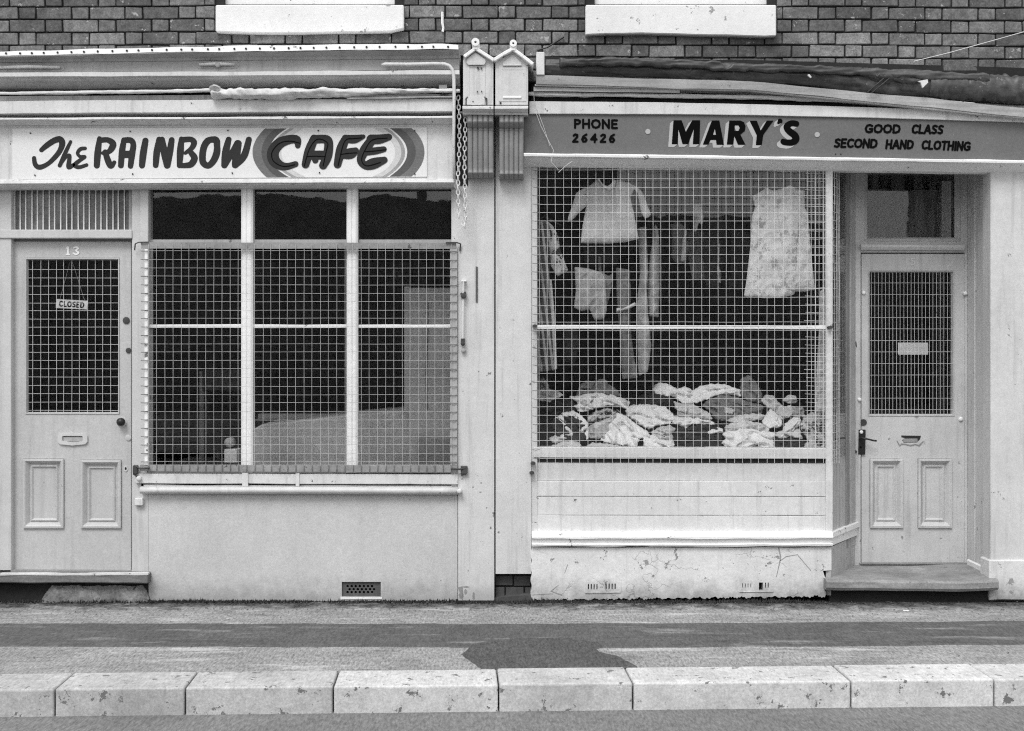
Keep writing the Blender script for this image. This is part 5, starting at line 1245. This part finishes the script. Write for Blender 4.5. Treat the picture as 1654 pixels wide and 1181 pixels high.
garment('pleat', [(1257,325),(1276,322),(1292,345),(1288,390),(1284,470),(1270,468),(1263,400),(1256,350)], M['cloth_print'], .112, None, None, .010, famp=.004, parent=dr, seed=6)
garment('belt_tab', [(1256,321),(1261,321),(1263,326),(1254,326)], M['cloth_grey'], .095, None, None, .004, famp=0, res=1, parent=dr)
sf = thing('striped_frock', (X(893,.16), .16, Z(602,.16)), 'striped frock with pale gathered sleeve hanging at the left edge of the window', 'dress')
garment('body', [(868,358),(884,357),(892,366),(893,400),(888,440),(889,470),(893,520),(898,598),(868,601)], M['cloth_stripe'], .17, None, None, .02, famp=.010, parent=sf, seed=7)
garment('sleeve', [(884,357),(894,366),(902,382),(905,405),(918,437),(900,447),(890,430),(888,400),(892,380)], M['cloth_spot'], .145, None, None, .02, famp=.008, parent=sf, seed=8)
garment('trim', [(888,452),(891,452),(897,520),(900,596),(895,597),(891,520)], M['cloth_pale'], .135, None, None, .006, famp=.002, res=1.5, parent=sf)
for (nm, outl, m_, y_, lab, cat) in (
  ('shorts', [(928,431),(945,433),(958,436),(972,440),(978,452),(980,500),(975,516),(960,517),(952,500),(938,503),(927,497),(930,470)], 'cloth_grey', .24, 'grey shorts with crumpled hem hanging below the left side of the pale smock', 'shorts'),
  ('slip', [(966,414),(971,414),(972,440),(984,446),(990,440),(989,460),(982,490),(974,500),(968,470)], 'cloth_mid', .27, 'small mid-grey vest hanging below the middle of the pale smock', 'vest'),
  ('trousers', [(995,432),(1006,434),(1017,436),(1019,470),(1018,520),(1022,560),(1030,611),(1005,612),(1001,560),(998,500),(996,470)], 'cloth_mid', .26, 'long grey trousers hanging down the window left of centre', 'trousers'),
  ('scarf', [(996,497),(1005,499),(1026,488),(1028,493),(1014,500),(999,503),(995,508)], 'cloth_pale', .215, 'narrow pale sash tied across the long grey trousers', 'sash'),
  ('stockings', [(1030,368),(1044,366),(1046,420),(1045,470),(1046,500),(1052,560),(1046,600),(1032,608),(1030,560),(1028,500),(1034,440)], 'cloth_grey', .30, 'dim grey stockings hanging under the right sleeve of the pale smock', 'stockings'),
  ('blouse', [(1050,410),(1058,362),(1064,372),(1066,430),(1064,513),(1048,511),(1046,460)], 'cloth_grey', .33, 'narrow grey blouse end hanging right of the long grey trousers', 'blouse'),
  ('dark_jacket', [(1082,362),(1096,358),(1110,372),(1112,400),(1108,424),(1094,427),(1084,415),(1086,390)], 'cloth_mid', .45, 'dark jacket hanging small in the window centre beside a pale strap', 'jacket'),
  ('strap', [(1102,390),(1107,370),(1110,372),(1108,400),(1105,423),(1099,422)], 'cloth_pale', .40, 'thin pale strap hanging beside the dark jacket in the window centre', 'strap'),
  ('ribbon', [(1121,330),(1132,328),(1136,350),(1134,366),(1128,360),(1124,376),(1120,372)], 'cloth_pale', .40, 'crumpled pale ribbon hanging high in the window between smock and dress', 'ribbon'),
  ('cardigan', [(1140,345),(1160,340),(1172,360),(1170,440),(1160,470),(1140,462),(1136,400)], 'cloth_dark', .5, 'black cardigan hanging in shadow left of the printed dress', 'cardigan'),
  ('spotted_skirt', [(1180,372),(1200,365),(1212,380),(1208,420),(1200,470),(1176,468),(1180,420)], 'cloth_dark', .5, 'dark skirt hanging close against the left edge of the printed dress', 'skirt'),
  ('stocking', [(1160,392),(1163,392),(1162,430),(1166,446),(1163,462),(1158,440)], 'cloth_grey', .42, 'single pale stocking dangling thinly in front of the black cardigan', 'stocking'),
  ('waistcoat', [(1112,300),(1124,296),(1134,302),(1138,326),(1130,345),(1114,340)], 'cloth_dark', .55, 'small black waistcoat hanging high in the window between smock and dress', 'waistcoat'),
  ('tunic', [(1030,412),(1046,404),(1058,410),(1060,450),(1056,496),(1038,500),(1030,460)], 'cloth_dark', .5, 'dark tunic hanging behind the grey stockings and narrow grey blouse', 'tunic'),
  ('petticoat', [(1112,372),(1130,368),(1142,376),(1146,420),(1150,450),(1118,452),(1110,410)], 'cloth_mid', .6, 'dim grey petticoat hanging behind the black cardigan, right of the dark jacket', 'petticoat'),
  ('kilt', [(942,398),(962,400),(990,400),(1002,402),(998,428),(966,432),(944,428)], 'cloth_dark', .35, 'dark kilt hanging just under the hem of the pale smock', 'kilt'),
  ('stole', [(912,520),(930,516),(936,560),(928,590),(912,584)], 'cloth_dark', .45, 'dark stole hanging low, right of the striped frock', 'stole'),
  ('net_curtain', [(1325,470),(1332,466),(1335,560),(1335,668),(1315,668),(1318,610),(1323,540)], 'cloth_pale', .10, 'gathered pale net curtain bunched against the right corner post of the window', 'net curtain'),
  ):
    garment(nm, outl, M[m_], y_, lab, cat, .022, famp=.015, seed=len(nm)+outl[0][0])
# hanging line for the clothes
mb = MB(); mb.tube([(X(866,.16),.16,Z(283,.16)),(X(1100,.16),.16,Z(286,.16)),(X(1336,.16),.16,Z(281,.16))], .004, 6); ln = mb.build('clothes_rail', M['rust'], label='thin dark rail across the top inside of the clothing window', cat='rail')
for px in (981, 1258, 880):
    mb = MB(); y0=.16; mb.tube([(X(px,y0),y0,Z(282,y0)),(X(px+3,y0),y0,Z(287,y0)),(X(px,y0),y0,Z(292,y0)),(X(px,y0),y0,Z(300 if px != 880 else 350,y0))], .0025, 5)
    yb0 = 300 if px != 880 else 350
    mb.tube([(X(px-26,y0),y0,Z(yb0+14,y0)),(X(px,y0),y0,Z(yb0,y0)),(X(px+26,y0),y0,Z(yb0+14,y0))], .004, 5)
    mb.build('hanger', M['rust'], label={981:'dark hanger carrying the pale smock at upper left of the window', 1258:'dark hanger carrying the printed sleeveless dress at upper right', 880:'dark hanger carrying the striped frock at the left window edge'}[px], cat='hanger')
# ------------------------------------------------------------------ the heap of clothes
mb = MB(); dk = [(X(866,.1),.085),(X(1336,.03),.085),(X(1352,.15),.15),(xr-.01,.36),(xr-.01,1.05),(X(866,.1),1.05)]; z0, z1 = Z(740,.1), Z(728,.1)
mb.face([(*p,z1) for p in dk]); mb.face([(*p,z0) for p in dk][::-1])
for k in range(6): mb.face([(*dk[k],z0),(*dk[(k+1)%6],z0),(*dk[(k+1)%6],z1),(*dk[k],z1)])
mb.build('display_deck', M['oldwood'], shop)
def heap_y(py): return float(np.interp(py, [620, 722], [.56, .15]))
hm = MB()
nxh, nyh = 90, 16; g_ = []
for j in range(nyh):
    t = j/(nyh-1); rowv = []
    for i in range(nxh):
        px = 868 + i*(1336-868)/(nxh-1)
        tp_ = float(np.interp(px, [868,920,1000,1040,1120,1200,1240,1290,1336], [668,655,640,648,642,642,658,672,690]))
        py = 726 - (726-tp_)*t; y_ = .16+.42*t
        rowv.append((X(px,y_), y_+.02*mnoise.noise(Vector((px*.03,py*.03,0))), Z(py,y_)+.02*mnoise.noise(Vector((px*.04,py*.04,7)))))
    g_.append(rowv)
for j in range(nyh-1):
    for i in range(nxh-1): hm.face([g_[j][i], g_[j][i+1], g_[j+1][i+1], g_[j+1][i]])
for i in range(nxh-1): hm.face([g_[-1][i], g_[-1][i+1], (g_[-1][i+1][0],1.0,Z(728,.5)), (g_[-1][i][0],1.0,Z(728,.5))])
hm.build('clothes_heap', M['cloth_dark'], smooth=True, kind='stuff', label='dark mass of second hand clothes under the pile in the window')
def heaped(name, pts, m_, label, cat, k, folds=1.0, ang=0.0):
    """one garment of the heap: outline traced where it lies, relief of ridged folds, lying back on the slope"""
    pts = [(856+a/3.2, 582+b/3.2) for a, b in pts]
    cx_ = sum(p[0] for p in pts)/len(pts); cy_ = sum(p[1] for p in pts)/len(pts)
    f0 = poly(pts); seed = k*2.37; lift = .020 + .0028*k
    def f(x, y): return f0(x, y) + .9*np.sin(x*.55+seed)*np.sin(y*.6+seed*2) - 1.1
    ca, sa = math.cos(R(ang)), math.sin(R(ang))
    def base(a, b): return heap_y(b)
    def rel(a, b, d):
        u = (a-cx_)*ca + (b-cy_)*sa; v = -(a-cx_)*sa + (b-cy_)*ca
        q = Vector((u*.030, v*.085, seed)); w_ = mnoise.noise(q*.8+Vector((5,0,0)))*1.5
        f1 = max(0, 1-abs(mnoise.noise(q+Vector((w_*.5,w_,0)))*3.0)); f2 = max(0, 1-abs(mnoise.noise(q*1.9+Vector((0,w_*1.4,3)))*2.6)); f3 = mnoise.noise(Vector((a*.10,b*.12,seed)))
        e = math.sqrt(min(1, max(0, -d)/5.0))
        return e*(.012 + folds*(.042*f1**1.5 + .016*f2**1.4 + .016*f3))
    def yf(a, b, d): return heap_y(b) - lift - rel(a, b, d)
    def yb(a, b, d): return heap_y(b) - lift + .035
    mb = MB(); xs = [p[0] for p in pts]; ys = [p[1] for p in pts]
    mb.sdf(f, (min(xs)-3, min(ys)-3, max(xs)+3, max(ys)+3), 1.5, base, yf, yb, flat=False)
    return mb.build(name, M[m_], smooth=True, label=label, cat=cat, group='clothes heaped in the shop window')
HP = [
 ('pullover', [(30,100),(70,95),(95,130),(100,160),(60,170),(30,150)], 'cloth_grey', 'mid-grey pullover at the far left back of the clothes heap', 'pullover', 20),
 ('skirt', [(1090,100),(1130,80),(1165,120),(1190,160),(1200,220),(1130,210),(1090,180)], 'cloth_mid', 'dark skirt standing up behind the right end of the long white sheet', 'skirt', 70),
 ('jumper', [(260,130),(290,110),(340,115),(360,98),(390,105),(400,125),(440,150),(470,185),(400,175),(340,168),(240,180)], 'cloth_mid', 'grey jumper humped at the back left of the heap', 'jumper', 10),
 ('jacket', [(560,190),(610,165),(680,180),(730,200),(740,240),(700,235),(640,225),(570,225)], 'cloth_dark', 'black jacket low between the two highest pale mounds', 'jacket', 0),
 ('shirt', [(30,155),(90,150),(135,158),(165,178),(130,195),(100,212),(60,205),(30,200)], 'cloth_white', 'white pointed shirt corner at the left end of the heap', 'shirt', 10),
 ('trousers', [(30,215),(110,195),(180,190),(225,215),(235,250),(220,270),(120,275),(30,265)], 'cloth_dark', 'dark trousers folded left of the white knitted top', 'trousers', 0),
 ('coat', [(890,235),(920,205),(980,180),(1060,190),(1120,215),(1200,235),(1190,270),(1120,280),(1050,290),(1000,310),(950,300),(930,260)], 'cloth_mid', 'dark grey wrinkled coat under the long white rolled sheet', 'coat', 20),
 ('towel', [(635,150),(650,125),(680,118),(720,130),(760,150),(800,140),(830,150),(840,185),(800,200),(770,205),(740,185),(690,180),(650,172)], 'cloth_white', 'white looped towel left of the long rolled sheet', 'towel', 10),
 ('sheet', [(770,205),(830,165),(880,135),(940,125),(1000,127),(1040,140),(1080,155),(1082,185),(1040,175),(980,172),(930,190),(880,210),(830,222),(790,220)], 'cloth_white', 'long white rolled sheet topping the middle of the heap', 'sheet', -12),
 ('top', [(205,190),(250,185),(290,172),(350,168),(420,180),(480,200),(512,215),(500,250),(450,235),(400,228),(370,240),(330,245),(290,262),(250,262),(228,235),(260,230),(240,210)], 'cloth_white', 'white knitted top spread across the left shoulder of the heap', 'top', 8),
 ('vest', [(250,205),(300,195),(335,190),(345,210),(320,225),(280,235),(262,220)], 'cloth_spot', 'black and white patterned vest on the left shoulder of the heap', 'vest', -20),
 ('blouse', [(300,295),(340,265),(400,250),(455,262),(480,285),(440,290),(380,300),(330,320),(300,312)], 'cloth_spot', 'spotted blouse crumpled beneath the white knitted top', 'blouse', -25),
 ('nightdress', [(495,262),(520,235),(580,228),(640,232),(690,240),(730,275),(740,300),(715,325),(650,335),(610,352),(560,330),(520,300),(500,285)], 'cloth_white', 'large white nightdress bundle left of the window centre', 'nightdress', 5),
 ('pinafore', [(740,215),(780,225),(830,225),(870,245),(920,275),(935,300),(880,290),(820,272),(770,265),(750,245)], 'cloth_pale', 'pale pinafore sloping down below the white looped towel', 'pinafore', 22),
 ('shawl', [(760,265),(830,272),(900,290),(930,305),(860,300),(800,290),(765,285)], 'cloth_grey', 'grey shawl folded below the pale sloping pinafore', 'shawl', 15),
 ('petticoat', [(735,290),(790,295),(860,292),(930,312),(950,330),(900,325),(830,322),(800,348),(760,330),(735,320)], 'cloth_white', 'white petticoat with dark hollow beneath in the heap centre', 'petticoat', 5),
 ('slacks', [(735,350),(800,345),(900,335),(960,350),(985,390),(980,450),(860,455),(760,440),(730,400)], 'cloth_dark', 'black slacks at the front centre of the heap', 'slacks', 0),
 ('socks', [(905,375),(930,355),(960,348),(990,352),(985,365),(950,372),(930,385)], 'cloth_white', 'tiny white socks lying on the black slacks', 'socks', -30),
 ('glove', [(1000,245),(1030,238),(1050,260),(1035,275),(1005,270)], 'cloth_pale', 'small pale glove on the dark grey wrinkled coat', 'glove', 0),
 ('cardigan', [(1190,210),(1215,180),(1250,185),(1270,215),(1300,240),(1340,235),(1360,260),(1330,290),(1290,300),(1260,260),(1220,240)], 'cloth_pale', 'pale grey knitted cardigan tumbling down the right slope', 'cardigan', 30),
 ('bonnet', [(1300,205),(1330,180),(1360,185),(1370,210),(1345,220),(1320,215)], 'cloth_pale', 'small pale knitted bonnet at the top of the right slope', 'bonnet', 0),
 ('jersey', [(1340,240),(1400,245),(1410,290),(1380,292),(1350,290)], 'cloth_grey', 'mid-grey jersey between the pale cardigan and the patterned lace', 'jersey', 0),
 ('stole', [(1010,310),(1070,285),(1140,275),(1200,280),(1190,300),(1120,310),(1050,320)], 'cloth_pale', 'pale stole draped below the dark grey wrinkled coat', 'stole', -12),
 ('apron', [(1200,300),(1235,250),(1255,270),(1290,310),(1285,340),(1230,345),(1195,325)], 'cloth_white', 'white apron crumpled above the dark hollow on the right', 'apron', 60),
 ('dress_shirt', [(1000,345),(1040,320),(1110,312),(1180,325),(1225,350),(1215,375),(1150,350),(1080,345),(1010,365)], 'cloth_pale', 'pale dress shirt collar above the brightest white shirt', 'shirt', 8),
 ('white_shirt', [(990,380),(1020,360),(1080,350),(1160,352),(1215,370),(1252,375),(1248,455),(1200,452),(1165,430),(1130,440),(1090,458),(1020,455),(985,425),(1010,405)], 'cloth_white', 'brightest white shirt spread at front right of centre', 'shirt', 0),
 ('napkin', [(1255,385),(1300,360),(1380,355),(1395,400),(1370,400),(1340,385),(1290,400)], 'cloth_pale', 'pale folded napkin below the pointed white handkerchief', 'napkin', 0),
 ('handkerchief', [(1300,370),(1310,330),(1350,295),(1380,290),(1392,330),(1360,345),(1340,370),(1300,395),(1280,390)], 'cloth_white', 'pointed white handkerchief on the right slope', 'handkerchief', -45),
 ('black_top', [(1250,405),(1330,400),(1400,410),(1400,450),(1250,458)], 'cloth_dark', 'black top at the front right of the ledge', 'top', 0),
 ('lace', [(1400,300),(1440,270),(1500,270),(1515,320),(1515,400),(1480,445),(1440,420),(1410,380),(1390,350)], 'cloth_spot', 'patterned lace bundle in the right corner of the window', 'lace', 50),
 ('doily', [(1400,440),(1430,420),(1470,440),(1510,430),(1515,455),(1400,458)], 'cloth_pale', 'pale doily at the foot of the patterned lace bundle', 'doily', 0),
 ('swimsuit', [(120,300),(165,290),(230,280),(280,330),(285,400),(240,420),(180,410),(130,390),(110,340)], 'cloth_dark', 'black swimsuit with white piping at front left of the heap', 'swimsuit', 40),
 ('belt', [(165,272),(220,262),(262,285),(292,320),(302,370),(292,407),(276,380),(250,360),(238,312),(205,292),(172,288)], 'cloth_white', 'curled white belt strip arching over the black swimsuit', 'belt', 50),
 ('bib', [(160,345),(200,335),(218,350),(215,382),(180,372)], 'cloth_white', 'little white bib lying in the middle of the black swimsuit', 'bib', 10),
 ('strap', [(128,300),(160,282),(186,332),(168,330),(145,308)], 'cloth_white', 'short white strap at the upper left of the black swimsuit', 'strap', 50),
 ('ruffle', [(98,402),(140,383),(180,368),(218,385),(180,402),(130,424),(112,418)], 'cloth_pale', 'pale ruffled frill below the little white bib', 'frill', -25),
 ('sweater', [(85,456),(140,425),(200,405),(250,425),(268,456)], 'cloth_pale', 'pale sweater flattened along the front left of the ledge', 'sweater', -10),
 ('pyjamas', [(300,345),(330,325),(400,300),(440,275),(425,325),(410,360),(380,395),(330,400),(300,390)], 'cloth_grey', 'grey pyjamas beneath the folded sleeve left of centre', 'pyjamas', -20),
 ('sleeve_end', [(305,348),(330,325),(400,300),(445,275),(425,318),(350,345),(312,368)], 'cloth_pale', 'pale folded sleeve crossing above the grey pyjamas', 'sleeve', -28),
 ('pillowcase', [(365,405),(400,340),(410,300),(450,270),(490,290),(540,330),(600,365),(612,388),(560,400),(540,440),(460,430),(400,420)], 'cloth_white', 'broad white pillowcase spread down the front left of centre', 'pillowcase', 40),
 ('tablecloth', [(268,452),(320,425),(400,430),(470,440),(540,440),(582,456)], 'cloth_pale', 'pale tablecloth edge flattened along the front of the ledge', 'tablecloth', 0),
 ('babygrow', [(620,370),(660,345),(715,335),(742,350),(722,375),(732,420),(690,405),(640,395)], 'cloth_pale', 'pale baby suit below the large white nightdress', 'baby clothes', 20),
 ('undershirt', [(585,400),(620,385),(660,392),(700,402),(735,430),(722,458),(600,458),(582,430)], 'cloth_white', 'white undershirt at the front between pillowcase and black slacks', 'undershirt', 0),
]
for i, (nm, pts, m_, lab, cat, ang) in enumerate(HP): heaped(nm, pts, m_, lab, cat, i*.6 + (14 if nm == 'shirt' else 0), 1.0, ang)

# ================================================================== NEIGHBOURS AND THE OTHER SIDE OF THE STREET
nb = MB(); nb.box(-8, X(-60), -.02, .1, 0, Z(80)); nb.build('neighbour_wall', M['stall'], label='plain grey rendered wall beyond the cafe at the far left', cat='wall')
ep = thing('pilaster', (X(-35), 0, 0), 'grey pilaster at the far left edge beside the number 13 door', 'pilaster')
mb = MB(); mb.holed((-60, 300, -10, 970), [], -.03, .1); mb.build('shaft', M['pilaster'], ep, bevel=.003)
ep = thing('pilaster', (X(1640), 0, 0), 'pale pilaster at the far right edge beside the number 15 door', 'pilaster')
mb = MB(); mb.holed((1600, 264, 1690, 970), [], -.035, .1); mb.build('shaft', M['pilaster'], ep, bevel=.003)
mb = MB(); mb.strip([(1598,905,970),(1694,905,970)], -.055, .1, .8, 12); mb.build('base_block', M['plinth'], ep, bevel=.006)
nb = MB(); nb.box(X(1690), 8, -.02, .1, 0, Z(110)); nb.build('neighbour_wall', M['plinth'], label='plain pale rendered wall beyond the clothing shop at the far right', cat='wall')
mb = MB(); YB = -26.0
def RXm(px): return (px-CX)/F*(DIST+abs(YB))      # where the mirror image of a point at YB would stand
def RZm(py): return H + (CY-py)/F*(DIST+abs(YB))
prof = [(-45, RZm(300))] + [(RXm(p), RZm(q)) for p, q in ((-200,316),(150,322),(240,319),(300,316),(345,313),(389,317),(415,313),(450,311),(500,318),(559,326),(585,318),(612,313),(650,318),(700,322),(760,326),(980,330),(1000,352),(1100,348),(1200,351),(1300,356),(1352,370),(1400,384),(1470,384),(1700,380),(2000,360))] + [(45, RZm(330))]
fr = []
for (a, b), (c, d) in zip(prof, prof[1:]):
    n = max(1, int((c-a)/.4))
    for i in range(n):
        t = i/n; x_ = a+(c-a)*t; fr.append((x_, b+(d-b)*t+.035*mnoise.noise(Vector((x_*1.3,0,0)))))
fr.append(prof[-1])
for (a, b), (c, d) in zip(fr, fr[1:]):
    mb.face([(a,YB,-.2),(c,YB,-.2),(c,YB,d),(a,YB,b)]); mb.face([(a,YB,b),(c,YB,d),(c,YB-8,d-.6),(a,YB-8,b-.6)])
mb.build('hillside', M['hill'], kind='structure')
def house(x0, x1, yf_, yb_, h, label):
    t = thing('far_house', ((x0+x1)/2, (yf_+yb_)/2, -.1), label, 'house')
    mb = MB(); mb.box(x0, x1, yf_, yb_, -.1, h); mb.build('wall', M['farbrick'], t)
    mb = MB(); m_ = (yf_+yb_)/2
    mb.face([(x0,yf_+.2,h),(x1,yf_+.2,h),(x1,m_,h+2),(x0,m_,h+2)]); mb.face([(x0,yb_-.2,h),(x1,yb_-.2,h),(x1,m_,h+2),(x0,m_,h+2)]); r_ = mb.build('roof', M['hill'], t)
    mb = MB(); mb.box(x0+.3,x0+.9,m_-.3,m_+.3,h+1,h+3); mb.build('chimney', M['farbrick'], r_)
    wx = x0+.8
    while wx < x1-1.2:
        for zb_ in (.8, 3.6):
            if zb_+1.3 < h: mb = MB(); mb.box(wx, wx+.9, yf_, yf_+.03, zb_, zb_+1.3); mb.build('window', M['dark'], t)
        wx += 2.0
sx_ = 28/(DIST+26)
house(RXm(750), RXm(995), -25.5, -31, 7.6, 'dark house across the street mirrored in the left part of the clothing window')
house(10.95, 11.75, -25.2, -27.2, 6.2, 'narrow dark house across the street mirrored in the fanlight over the right door')
house(12.3, 20, -25.2, -27.2, 6.8, 'wide dark house across the street mirrored at the right edge of the fanlight')
mb = MB(); mb.tube([(RXm(683)*.62,-13,0),(RXm(681)*.62,-13,5.5)], .07, 8); mb.build('lamp_post', M['hill'], label='dark lamp post across the street mirrored in the top right cafe pane', cat='lamp post')
mb = MB(); mb.box(-45,45,-26,-11,-.02,.0); mb.build('far_pavement', M['road'], kind='structure')
